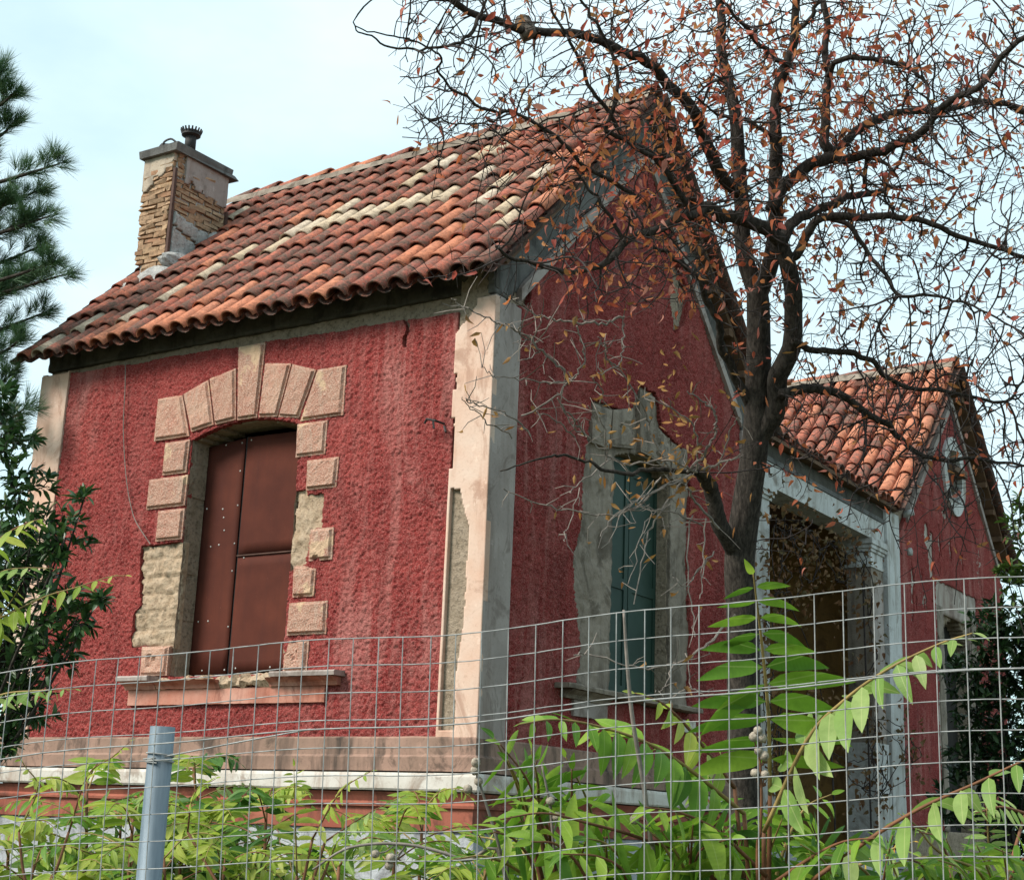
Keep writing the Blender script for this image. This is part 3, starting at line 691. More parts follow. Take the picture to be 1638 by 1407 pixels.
# wall stubs between house and porch, porch
po = empty('porch', (-1, 7.4, 1.7)); adopt(po, house)
MB().box((-3.2, 5.10, 1.6), (-3.0, 9.78, 6.0)).obj('back_wall', OCHRE, po)
MB().box((-3.0, 9.60, 1.6), (-.45, 9.775, 6.0)).obj('side_panel', OCHRE, po)
MB().box((-3.2, 5.1, 1.4), (.05, 9.78, 1.62)).obj('porch_floor', PLINTH, po)
MB().box((-3.2, 5.1, -.1), (-.02, 9.78, 1.39)).obj('porch_base', PLINTH, po)
b1 = MB(); b1.box((-.32, 5.11, 5.47), (0.0, 9.29, 5.74)); b1.obj('beam', WHITEPL, po)
b2 = MB(); b2.box((-.34, 5.11, 5.745), (.012, 9.29, 5.80)); b2.obj('beam_fillet', CEMENT, po)
b3 = MB(); b3.box((-.33, 5.11, 5.805), (-.01, 9.29, 5.96)); b3.obj('eave_board', COVEM, po)  # dark colour stands for shade and moss below the tile edge
MB().box((-3.2, 5.11, 5.965), (.10, 9.6, 6.01)).obj('porch_roof_deck', WOOD, po)
MB().box((-3.0, 5.11, 5.80), (-.35, 9.5, 5.82)).obj('porch_ceiling', WOOD, po)
# pier with capital
for yy in (8.78, 5.14):
    pr = MB().box((-.33, yy, 2.9), (-.005, yy+.44, 5.10)).obj('pier', STAINED if yy > 6 else WHITEPL, po)
    for a, z0_, z1_ in ((.02, 5.10, 5.14), (.0, 5.14, 5.30), (.03, 5.30, 5.34), (.06, 5.34, 5.39), (.09, 5.39, 5.468)):
        MB().box((-.33-a, yy-a, z0_), (-.005+a*.6, yy+.44+a, z1_)).obj('capital', WHITEPL, pr)
    MB().box((-.37, yy-.04, 1.63), (.03, yy+.48, 2.3)).obj('pedestal', WHITEPL, pr); MB().box((-.35, yy-.02, 2.3), (.015, yy+.46, 2.9)).obj('pedestal_die', WHITEPL, pr)
# layers of fallen plaster on the pier
layer('bare_patch', 'X', 8.80, 9.20, 2.95, 4.95, .03, lambda U, V: fbm(U*3, V*2, 4, 160) > -.05, .0, lambda U, V: .02*fbm(U*8, V*8, 3, 161), GREYPL, po, back=.03)
for k in range(22):                              # tile edge of the porch roof
    y = 5.15+k*.205
    if y > 9.55: break
    o = add('eave_tile', tmesh[k % 3], po)
    o.matrix_basis = Matrix.Translation((.14+random.gauss(0, .015), y, 6.0+random.gauss(0, .012))) @ Matrix.Rotation(math.pi/2+random.gauss(0, .04), 4, 'Z') @ Matrix.Rotation(.12, 4, 'X')
    o.material_slots[0].link = 'OBJECT'; o.material_slots[0].material = random.choice([T_OLD, T_MID, T_OLD])
# broken steps / slanting stone at the porch foot
MB().add([(.2, 6.2, 1.5), (.5, 6.2, 1.5), (1.6, 9.4, .5), (1.9, 9.4, .5), (.2, 6.2, 1.62), (.5, 6.2, 1.62), (1.6, 9.4, .62), (1.9, 9.4, .62)], [(0,1,3,2),(4,6,7,5),(0,4,5,1),(2,3,7,6),(0,2,6,4),(1,5,7,3)]).obj('stair_edge', WHITEPL, po)
# insulator, pipe end on the far pavilion
ins = MB(); ins.tube([(.05, 9.95, 5.52), (.12, 9.95, 5.50)], .012); ins.tube([(.12, 9.95, 5.44), (.12, 9.95, 5.50), (.12, 9.95, 5.54)], [.035, .04, .025], 10); ins.obj('insulator', WHITEPL, house, True)
MB().tube([(.1, 9.83, 5.98), (.22, 9.84, 6.0)], .045, 12).obj('pipe_end', WHITEPL, house, True)
# thin cable, small bracket on the front
MB().tube(smoothline([(-4.24, -.045, 5.87), (-4.20, -.05, 5.6), (-4.17, -.045, 5.2), (-4.05, -.05, 4.7), (-3.93, -.055, 4.4), (-3.82, -.07, 4.25), (-3.62, -.075, 4.05)], per=5), .005, 5).obj('cable', PALETWIG, house)
bk_ = MB(); bk_.tube([(-.42, -.02, 4.83), (-.45, -.11, 4.84), (-.53, -.12, 4.86), (-.56, -.10, 4.83)], .010, 5); bk_.tube([(-.47, -.11, 4.84), (-.45, -.12, 4.77)], .009, 5); bk_.tube([(-.40, -.05, 4.80), (-.36, -.08, 4.74)], .009, 5); bk_.obj('wall_hook', BLKIRON, house)

# ================================================================== chimney
ch = empty('chimney', (-5.1, 1.4, 7.3)); adopt(ch, house)
CX0, CX1, CY0, CY1 = -5.43, -4.95, 1.00, 1.80
cz0, cz1 = 7.0, 8.72
MB().box((CX0+.05, CY0+.03, cz0), (CX1-.02, CY1-.02, cz1)).obj('shaft', MORTAR, ch)
bh = .057
bm_ = {}
def brick(x0_, x1_, y0_, y1_, z0_, z1_):
    me = MB(); me.box((0, 0, 0), (1, 1, 1)); V = np.concatenate(me.V)
    d = np.array([x1_-x0_, y1_-y0_, z1_-z0_]); V = V*d+np.array([x0_, y0_, z0_])+np.random.default_rng(int(z0_*1000+x0_*77+y0_*991) & 65535).normal(0, .0075, V.shape)
    o = obj('brick', V, me.F, BRICK, ch); return o
z = 7.28; r = 0
while z < 8.66:
    # front face
    x = CX0+random.uniform(-.012, .012)
    if z < 7.42: x = CX0+.10+random.uniform(-.02, .02)
    first = .12 if r % 2 else .24
    while x < CX1-.04:
        xe = min(x+first, CX1-.03); first = .24
        if xe-x > .04: brick(x, xe-.012, CY0-.006+random.uniform(-.008, .008), CY0+.06, z, z+bh-.010)
        x = xe
    # right face
    if z > 7.55:
        y = CY0; first = .24 if r % 2 else .12
        while y < CY1-.03:
            ye = min(y+first, CY1+random.uniform(-.02, .015)); first = .24
            if ye-y > .04: brick(CX1-.06, CX1+random.uniform(-.008, .008), y+.012 if y > CY0 else y+.035, ye-.012, z, z+bh-.010)
            y = ye
    z += bh; r += 1
def m_ch1(U, V): return V > 8.22+.8*(U-CX0)+.25*fbm(U*7, V*7, 3, 171)+.06
layer('render_patch', 'Y', CX0-.01, CX1-.03, 7.9, 8.70, .02, m_ch1, -CY0+.012, lambda U, V: .012*fbm(U*9, V*9, 3, 172), BANDPL2 if False else m_plaster('chimney_render', (.37, .30, .23), (.45, .37, .29), (.20, .16, .13), .9, .6), ch, back=.05)
layer('render_patch', 'X', CY0+.14, CY1, 8.15, 8.70, .02, lambda U, V: V > 8.34+.24*fbm(U*6, V*6, 3, 173)+.12*((U-1.5)/.4)**2*.4, CX1+.012, lambda U, V: .012*fbm(U*9, V*9, 3, 174), GREYPL, ch, back=.05)
layer('mortar_skirt', 'X', CY0+.03, CY1+.14, 7.05, 8.15, .025, lambda U, V: (V < 8.0-.16*(U-1.0)+.10*fbm(U*7, V*7, 3, 175)) & ~((np.abs(V-7.86+.3*(U-1)-.05*fbm(U*9, V*2, 2, 3)) < .018) & (U < 1.6)) & (V > 6.9+(U-1)*.0), CX1+.02, lambda U, V: .06*fbm(U*7, V*7, 3, 176)+np.clip((7.35+(U-1)*.9-V)*.25, 0, .14), MORTAR, ch, back=.09)
# heap of mortar at the foot
hp = MB()
for (c, r_) in (((-5.05, .98, 7.16), (.30, .16, .20)), ((-5.32, .95, 7.1), (.24, .16, .12)), ((-4.93, 1.35, 7.42), (.14, .45, .16)), ((-4.93, 1.75, 7.85), (.14, .2, .16))):
    V = []; n = 10
    for i in range(n+1):
        for j in range(2*n):
            a = math.pi*i/n; b_ = math.pi*j/n; q = 1+.35*float(fbm(np.array(a*2.2+c[0]*9), np.array(b_*2.2), 3, 177))
            V.append((c[0]+r_[0]*q*math.sin(a)*math.cos(b_), c[1]+r_[1]*q*math.sin(a)*math.sin(b_), c[2]+r_[2]*q*math.cos(a)))
    hp.add(V, [(i*2*n+j, (i+1)*2*n+j, (i+1)*2*n+(j+1) % (2*n), i*2*n+(j+1) % (2*n)) for i in range(n) for j in range(2*n)])
hp.obj('mortar_heap', MORTAR, ch)
cp = MB(); cp.box((CX0-.05, CY0-.06, 8.70), (CX1+.06, CY1+.09, 8.775), .016); cp.box((CX0-.02, CY0-.03, 8.775), (CX1+.03, CY1+.06, 8.80), .016); cp.obj('cap_slab', CEMENT, ch)
MB().box((CX1-.022, CY0-.016, 7.22), (CX1+.012, CY0+.018, 8.50)).obj('angle_iron', IRON, ch)
MB().box((CX1-.005, CY1-.01, 7.75), (CX1+.025, CY1+.025, 8.28)).obj('angle_iron', IRON, ch)
fl = MB(); px, py = -5.0, 1.22
fl.tube([(px, py, 8.79), (px, py, 9.0)], .062, 14); fl.obj('flue', BLKIRON, ch, True)
crn = MB(); crn.tube([(px, py, 8.97), (px, py, 8.985), (px, py, 9.03)], [.07, .105, .10], 18)
for k in range(18):
    a = k*2*math.pi/18; crn.tube([(px+.097*math.cos(a), py+.097*math.sin(a), 9.01), (px+.118*math.cos(a), py+.118*math.sin(a), 9.06)], [.013, .009], 5)
crn.obj('flue_crown', BLKIRON, ch)
rb = MB(); rb.tube(smoothline([(-5.22, 1.02, 8.79), (-5.2, 1.02, 8.87), (-5.12, 1.04, 8.9), (-5.06, 1.06, 8.86)], per=4), .012, 5); rb.tube([(-5.3, 1.1, 8.79), (-5.24, 1.05, 8.83), (-5.1, 1.05, 8.81)], [.03, .05, .03], 6); rb.obj('twisted_strap', BLKIRON, ch)
LIMBS = [[(2.2600000000000002, -0.166, -0.15, 0.20400000000000001), (2.2800000000000002, -0.166, 0.5, 0.1564), (2.31, -0.166, 1.689, 0.136), (2.365, -0.317, 2.287, 0.1293), (2.436, -0.494, 3.004, 0.1226), (2.462, -0.601, 3.401, 0.1159), (2.548, -0.67, 3.802, 0.1092), (2.632, -0.728, 4.163, 0.1025), (2.697, -0.822, 4.602, 0.0958), (2.741, -0.918, 5.0, 0.0891), (2.749, -0.956, 5.139, 0.0824)], [(2.745, -0.946, 5.099, 0.0618), (2.668, -1.007, 5.463, 0.0551), (2.673, -1.059, 5.969, 0.0482), (2.638, -1.139, 6.481, 0.0412), (2.599, -1.174, 6.841, 0.0341), (2.574, -1.202, 7.207, 0.0268), (2.544, -1.26, 7.659, 0.0195)], [(2.751, -0.942, 5.1, 0.0618), (2.87, -0.993, 5.344, 0.0554), (2.94, -1.092, 5.638, 0.049), (2.996, -1.199, 5.928, 0.0427), (3.047, -1.332, 6.292, 0.0365), (3.196, -1.378, 6.581, 0.0303), (3.244, -1.487, 6.863, 0.0241), (3.339, -1.589, 7.219, 0.018)], [(2.65, -0.728, 4.203, 0.0742), (2.806, -0.77, 4.388, 0.0696), (2.882, -0.874, 4.605, 0.065), (3.002, -0.952, 4.829, 0.0605), (3.048, -1.096, 5.108, 0.0561), (3.036, -1.261, 5.336, 0.0517)], [(3.048, -1.249, 5.321, 0.0477), (3.001, -1.446, 5.357, 0.0434), (2.903, -1.67, 5.374, 0.0391), (2.844, -1.86, 5.362, 0.035), (2.805, -2.015, 5.279, 0.0309), (2.731, -2.188, 5.181, 0.027), (2.552, -2.398, 4.983, 0.0231), (2.483, -2.55, 4.828, 0.0194), (2.377, -2.743, 4.726, 0.0157), (2.244, -2.983, 4.72, 0.0121), (2.171, -3.192, 4.739, 0.0087)], [(2.723, -1.167, 5.757, 0.0453), (2.709, -1.364, 5.768, 0.042), (2.69, -1.617, 5.941, 0.0388), (2.672, -1.862, 6.093, 0.0356), (2.603, -2.132, 6.22, 0.0325), (2.516, -2.38, 6.235, 0.0295), (2.392, -2.652, 6.248, 0.0266), (2.154, -2.977, 6.193, 0.0238), (2.034, -3.244, 6.201, 0.021), (1.94, -3.49, 6.195, 0.0184), (1.89, -3.703, 6.178, 0.0158)], [(3.048, -1.249, 5.321, 0.0398), (3.067, -1.091, 5.528, 0.0356), (3.161, -0.861, 5.665, 0.0313), (3.248, -0.642, 5.819, 0.0268), (3.335, -0.408, 5.928, 0.0221), (3.427, -0.172, 6.039, 0.0173)], [(2.961, -1.2, 5.575, 0.0485), (3.033, -1.127, 5.777, 0.0442), (3.197, -0.986, 5.955, 0.0398), (3.237, -0.911, 6.082, 0.0354), (3.225, -0.914, 6.349, 0.0309), (3.234, -0.905, 6.62, 0.0263), (3.238, -0.924, 6.974, 0.0217), (3.231, -0.978, 7.411, 0.017)], [(3.239, -0.916, 6.044, 0.035), (3.247, -0.759, 6.126, 0.0325), (3.398, -0.556, 6.359, 0.03), (3.504, -0.357, 6.512, 0.0273), (3.749, -0.049, 6.609, 0.0246), (4.004, 0.26, 6.724, 0.0218), (4.157, 0.53, 6.75, 0.0189), (4.364, 0.85, 6.726, 0.0159)], [(3.237, -0.912, 6.029, 0.0371), (3.334, -0.95, 5.957, 0.0342), (3.53, -0.942, 5.951, 0.0313), (3.768, -0.927, 6.006, 0.0285), (3.981, -0.94, 6.103, 0.0257), (4.108, -0.995, 6.149, 0.023), (4.318, -1.018, 6.27, 0.0203), (4.54, -1.046, 6.431, 0.0177), (4.743, -1.076, 6.558, 0.0152)], [(3.044, -1.163, 5.236, 0.036), (3.115, -1.174, 5.252, 0.0321), (3.258, -1.195, 5.451, 0.0283), (3.561, -1.057, 5.476, 0.0245), (3.765, -0.963, 5.438, 0.0208), (4.025, -0.816, 5.344, 0.017), (4.384, -0.595, 5.226, 0.0133), (4.595, -0.47, 5.102, 0.0097)], [(3.223, -1.022, 5.557, 0.0182), (3.418, -1.02, 5.435, 0.0159), (3.57, -1.01, 5.195, 0.0138), (3.704, -1.008, 4.945, 0.0116), (3.92, -1.014, 4.891, 0.0095), (4.139, -1.009, 4.809, 0.0075), (4.441, -0.917, 4.621, 0.0056)], [(2.885, -0.892, 4.43, 0.0343), (2.999, -0.698, 4.502, 0.0309), (3.119, -0.478, 4.505, 0.0275), (3.222, -0.239, 4.409, 0.0239), (3.351, 0.016, 4.319, 0.0202), (3.493, 0.286, 4.206, 0.0165), (3.726, 0.568, 4.247, 0.0127), (3.955, 0.862, 4.24, 0.0087)], [(3.022, -1.02, 4.733, 0.024), (3.115, -0.878, 4.7, 0.0218), (3.309, -0.68, 4.703, 0.0196), (3.41, -0.519, 4.626, 0.0174), (3.492, -0.374, 4.56, 0.0152), (3.691, -0.169, 4.549, 0.0129), (4.023, 0.131, 4.519, 0.0106), (4.139, 0.235, 4.656, 0.0083)], [(2.63, -0.803, 4.4, 0.035), (2.605, -0.988, 4.599, 0.0309), (2.6, -1.141, 4.738, 0.0269), (2.619, -1.276, 4.871, 0.0229), (2.575, -1.471, 5.063, 0.019), (2.497, -1.664, 5.175, 0.0152), (2.448, -1.809, 5.198, 0.0115), (2.402, -1.975, 5.292, 0.0077)], [(2.456, -0.617, 3.441, 0.0618), (2.431, -0.813, 3.615, 0.0561), (2.451, -0.978, 3.793, 0.0505), (2.462, -1.119, 3.867, 0.045), (2.465, -1.242, 3.875, 0.0396)], [(2.465, -1.242, 3.875, 0.0178), (2.322, -1.475, 3.854, 0.0155), (2.207, -1.679, 3.803, 0.0132), (2.127, -1.871, 3.785, 0.011), (2.015, -2.097, 3.811, 0.0088), (1.942, -2.284, 3.792, 0.0067), (1.799, -2.492, 3.694, 0.0046)], [(2.673, -2.253, 5.566, 0.0169), (2.562, -2.407, 5.628, 0.0152), (2.494, -2.53, 5.677, 0.0136), (2.576, -2.604, 5.891, 0.012), (2.586, -2.734, 6.127, 0.0104), (2.555, -2.859, 6.264, 0.0088), (2.511, -2.984, 6.375, 0.0073)], [(2.743, -1.889, 5.339, 0.0211), (2.69, -2.051, 5.464, 0.019), (2.647, -2.202, 5.573, 0.017), (2.527, -2.403, 5.679, 0.015), (2.466, -2.585, 5.85, 0.013), (2.426, -2.744, 5.99, 0.0111), (2.402, -2.891, 6.129, 0.0091), (2.382, -3.045, 6.299, 0.0073)], [(2.567, -2.124, 5.326, 0.0152), (2.447, -2.355, 5.415, 0.0139), (2.311, -2.594, 5.497, 0.0127), (2.221, -2.817, 5.624, 0.0115), (2.107, -3.029, 5.665, 0.0103), (2.06, -3.171, 5.625, 0.0091), (1.99, -3.35, 5.655, 0.008), (1.978, -3.505, 5.729, 0.0069), (2.007, -3.629, 5.793, 0.0058), (1.912, -3.819, 5.802, 0.0048), (1.789, -4.021, 5.792, 0.0037)], [(2.32, -2.971, 5.533, 0.0072), (2.199, -3.165, 5.582, 0.0064), (2.139, -3.272, 5.483, 0.0056), (2.075, -3.39, 5.408, 0.0049), (2.034, -3.514, 5.402, 0.0041), (2.048, -3.605, 5.407, 0.0034)], [(2.139, -3.39, 6.095, 0.0124), (2.13, -3.47, 5.939, 0.0106), (2.084, -3.591, 5.83, 0.0088), (1.962, -3.766, 5.738, 0.007), (1.854, -3.962, 5.74, 0.0053), (1.809, -4.125, 5.771, 0.0037)], [(2.461, -2.234, 5.059, 0.0131), (2.375, -2.396, 5.261, 0.0103), (2.313, -2.517, 5.387, 0.0074), (2.223, -2.667, 5.547, 0.0046)], [(2.975, -1.067, 5.97, 0.0185), (2.975, -1.343, 6.062, 0.0151), (2.939, -1.603, 6.025, 0.0119), (2.891, -1.86, 5.957, 0.0087), (2.858, -2.135, 5.973, 0.0057)], [(3.045, -1.304, 6.481, 0.0204), (3.146, -1.382, 6.47, 0.0177), (3.105, -1.561, 6.481, 0.0151), (3.073, -1.753, 6.55, 0.0126), (3.019, -1.962, 6.629, 0.0101), (3.016, -2.132, 6.693, 0.0077)], [(3.292, -1.032, 6.527, 0.0206), (3.394, -1.121, 6.565, 0.0183), (3.604, -1.113, 6.522, 0.0161), (3.833, -1.082, 6.442, 0.0139), (3.961, -1.1, 6.306, 0.0118), (4.006, -1.16, 6.132, 0.0097), (3.994, -1.24, 5.901, 0.0077)], [(3.416, -0.729, 5.82, 0.0165), (3.516, -0.905, 5.935, 0.0135), (3.693, -0.955, 5.807, 0.0106), (3.841, -1.102, 5.93, 0.0078)], [(3.146, -1.213, 6.8, 0.0185), (3.236, -1.18, 6.881, 0.0158), (3.304, -1.175, 7.008, 0.0131), (3.358, -1.179, 7.135, 0.0103)]]
DRY = [[(2.412, -2.138, 4.648, 0.0094), (2.35, -2.216, 4.594, 0.0087), (2.276, -2.309, 4.567, 0.008), (2.204, -2.406, 4.557, 0.0073), (2.135, -2.504, 4.557, 0.0066), (2.096, -2.58, 4.548, 0.0059), (2.062, -2.664, 4.575, 0.0052), (2.038, -2.748, 4.624, 0.0045)], [(2.084, -2.243, 4.292, 0.0094), (2.03, -2.355, 4.365, 0.0085), (1.97, -2.476, 4.459, 0.0077), (1.907, -2.587, 4.508, 0.0069), (1.855, -2.676, 4.517, 0.006), (1.807, -2.77, 4.544, 0.0052), (1.737, -2.88, 4.578, 0.0044), (1.719, -2.953, 4.605, 0.0036)], [(1.83, -2.331, 4.038, 0.0066), (1.99, -2.31, 4.111, 0.0064), (2.128, -2.312, 4.209, 0.0062), (2.214, -2.333, 4.259, 0.006), (2.282, -2.373, 4.334, 0.0058), (2.304, -2.44, 4.397, 0.0056), (2.309, -2.524, 4.476, 0.0054)], [(2.103, -2.218, 4.252, 0.0056), (2.023, -2.335, 4.221, 0.005), (1.932, -2.469, 4.22, 0.0044), (1.842, -2.599, 4.206, 0.0039), (1.83, -2.68, 4.204, 0.0033), (1.821, -2.767, 4.228, 0.0027)], [(1.865, -2.272, 3.923, 0.0066), (1.822, -2.419, 4.007, 0.0058), (1.752, -2.567, 4.035, 0.0051), (1.705, -2.694, 4.045, 0.0043), (1.723, -2.777, 4.049, 0.0036)], [(1.77, -2.333, 3.918, 0.0056), (1.716, -2.508, 3.968, 0.0046), (1.695, -2.661, 4.017, 0.0037), (1.705, -2.791, 4.057, 0.0027)], [(2.34, -2.092, 4.348, 0.0056), (2.338, -2.223, 4.369, 0.0049), (2.389, -2.324, 4.4, 0.0043), (2.411, -2.437, 4.415, 0.0036)], [(2.406, -2.125, 4.594, 0.0056), (2.425, -2.164, 4.462, 0.0051), (2.445, -2.217, 4.375, 0.0046), (2.446, -2.28, 4.28, 0.0041), (2.386, -2.391, 4.214, 0.0036)], [(1.93, -2.404, 4.482, 0.0047), (2.146, -2.64, 4.503, 0.0036)], [(1.948, -2.388, 4.47, 0.0047), (2.181, -2.609, 4.478, 0.0027)], [(1.926, -2.407, 4.482, 0.0047), (1.988, -2.702, 4.37, 0.0027)], [(1.958, -2.366, 4.421, 0.0047), (1.984, -2.506, 4.328, 0.0037), (2.0, -2.663, 4.27, 0.0027)], [(2.24, -2.095, 4.146, 0.0056), (2.319, -2.235, 4.166, 0.0046), (2.359, -2.399, 4.183, 0.0036)], [(2.14, -2.098, 3.944, 0.0075), (2.155, -2.291, 4.0, 0.006), (2.18, -2.479, 4.062, 0.0045)], [(2.084, -2.131, 3.933, 0.0056), (2.077, -2.338, 3.988, 0.0046), (2.067, -2.531, 3.987, 0.0036)], [(1.926, -2.407, 4.482, 0.0038), (1.946, -2.577, 4.476, 0.0037), (2.028, -2.705, 4.463, 0.0036)], [(2.509, -1.33, 3.851, 0.0098), (2.395, -1.473, 3.899, 0.0089), (2.302, -1.582, 3.883, 0.008), (2.196, -1.696, 3.851, 0.0072), (2.126, -1.81, 3.9, 0.0063), (2.061, -1.93, 3.98, 0.0055), (2.009, -2.038, 4.043, 0.0046), (1.988, -2.135, 4.139, 0.0038)], [(2.479, -1.344, 3.834, 0.0098), (2.324, -1.477, 3.734, 0.0088), (2.194, -1.579, 3.588, 0.0077), (2.104, -1.686, 3.541, 0.0067), (1.897, -1.885, 3.543, 0.0057), (1.79, -2.024, 3.566, 0.0048), (1.623, -2.22, 3.64, 0.0038)], [(2.449, -1.359, 3.816, 0.0078), (2.353, -1.458, 3.633, 0.0068), (2.287, -1.538, 3.454, 0.0058), (2.278, -1.587, 3.296, 0.0048), (2.227, -1.616, 2.983, 0.0038)], [(2.435, -1.368, 3.815, 0.0078), (2.288, -1.548, 3.688, 0.0061), (2.2, -1.692, 3.565, 0.0045), (2.145, -1.785, 3.353, 0.0028)], [(2.453, -1.366, 3.848, 0.0098), (2.569, -1.379, 3.937, 0.0089), (2.658, -1.414, 4.039, 0.0081), (2.701, -1.469, 4.106, 0.0072), (2.717, -1.54, 4.171, 0.0064), (2.69, -1.635, 4.218, 0.0056), (2.635, -1.742, 4.247, 0.0047)], [(2.51, -1.334, 3.867, 0.0078), (2.559, -1.435, 3.993, 0.0068), (2.577, -1.549, 4.1, 0.0058), (2.51, -1.707, 4.17, 0.0048), (2.44, -1.853, 4.191, 0.0038)], [(2.539, -1.316, 3.868, 0.0098), (2.732, -1.379, 3.886, 0.0077), (2.866, -1.476, 3.884, 0.0057)], [(2.584, -1.176, 3.517, 0.0098), (2.541, -1.429, 3.64, 0.0087), (2.574, -1.606, 3.684, 0.0076)], [(2.368, -1.421, 3.845, 0.0078), (2.312, -1.607, 4.082, 0.007), (2.325, -1.706, 4.193, 0.0062), (2.287, -1.849, 4.331, 0.0054), (2.22, -2.0, 4.434, 0.0046), (2.245, -2.081, 4.509, 0.0038)], [(1.881, -1.705, 3.726, 0.0039), (1.86, -1.818, 3.451, 0.0034), (1.914, -1.934, 3.342, 0.0028)], [(2.069, -1.639, 3.911, 0.0059), (1.959, -1.838, 3.724, 0.0043), (1.972, -1.984, 3.625, 0.0028)], [(2.54, -1.159, 3.37, 0.0059), (2.487, -1.276, 3.236, 0.0052), (2.452, -1.387, 3.121, 0.0045), (2.437, -1.538, 3.179, 0.0038)], [(2.452, -1.286, 3.591, 0.0059), (2.44, -1.331, 3.313, 0.0052), (2.478, -1.326, 2.98, 0.0045), (2.519, -1.369, 2.81, 0.0038)], [(2.61, -0.994, 2.988, 0.0098), (2.474, -1.091, 2.813, 0.0089), (2.374, -1.185, 2.706, 0.0081), (2.253, -1.307, 2.646, 0.0072), (2.139, -1.441, 2.634, 0.0064), (1.94, -1.654, 2.697, 0.0056), (1.895, -1.737, 2.672, 0.0047)], [(2.501, -1.234, 3.529, 0.0059), (2.387, -1.45, 3.581, 0.0052), (2.298, -1.634, 3.585, 0.0045), (2.256, -1.797, 3.622, 0.0038)], [(2.309, -1.449, 3.81, 0.0059), (2.226, -1.569, 3.622, 0.0048), (2.142, -1.72, 3.531, 0.0038), (2.108, -1.819, 3.382, 0.0028)], [(2.039, -1.653, 3.894, 0.0059), (2.108, -1.851, 4.079, 0.0048), (2.124, -2.047, 4.145, 0.0038)], [(2.347, -1.374, 3.651, 0.0059), (2.272, -1.514, 3.544, 0.0048), (2.245, -1.594, 3.347, 0.0038), (2.213, -1.664, 3.107, 0.0028)], [(2.521, -1.237, 3.578, 0.0059), (2.535, -1.299, 3.213, 0.0043), (2.57, -1.404, 3.03, 0.0028)], [(2.271, -1.127, 2.699, 0.0049), (2.269, -1.263, 2.536, 0.0039), (2.279, -1.422, 2.472, 0.0028)], [(2.332, -1.102, 2.75, 0.0049), (2.405, -1.17, 2.527, 0.0039), (2.578, -1.229, 2.485, 0.0028)], [(2.623, -1.262, 3.872, 0.0059), (2.765, -1.413, 4.061, 0.0048), (2.892, -1.533, 4.118, 0.0038)]]
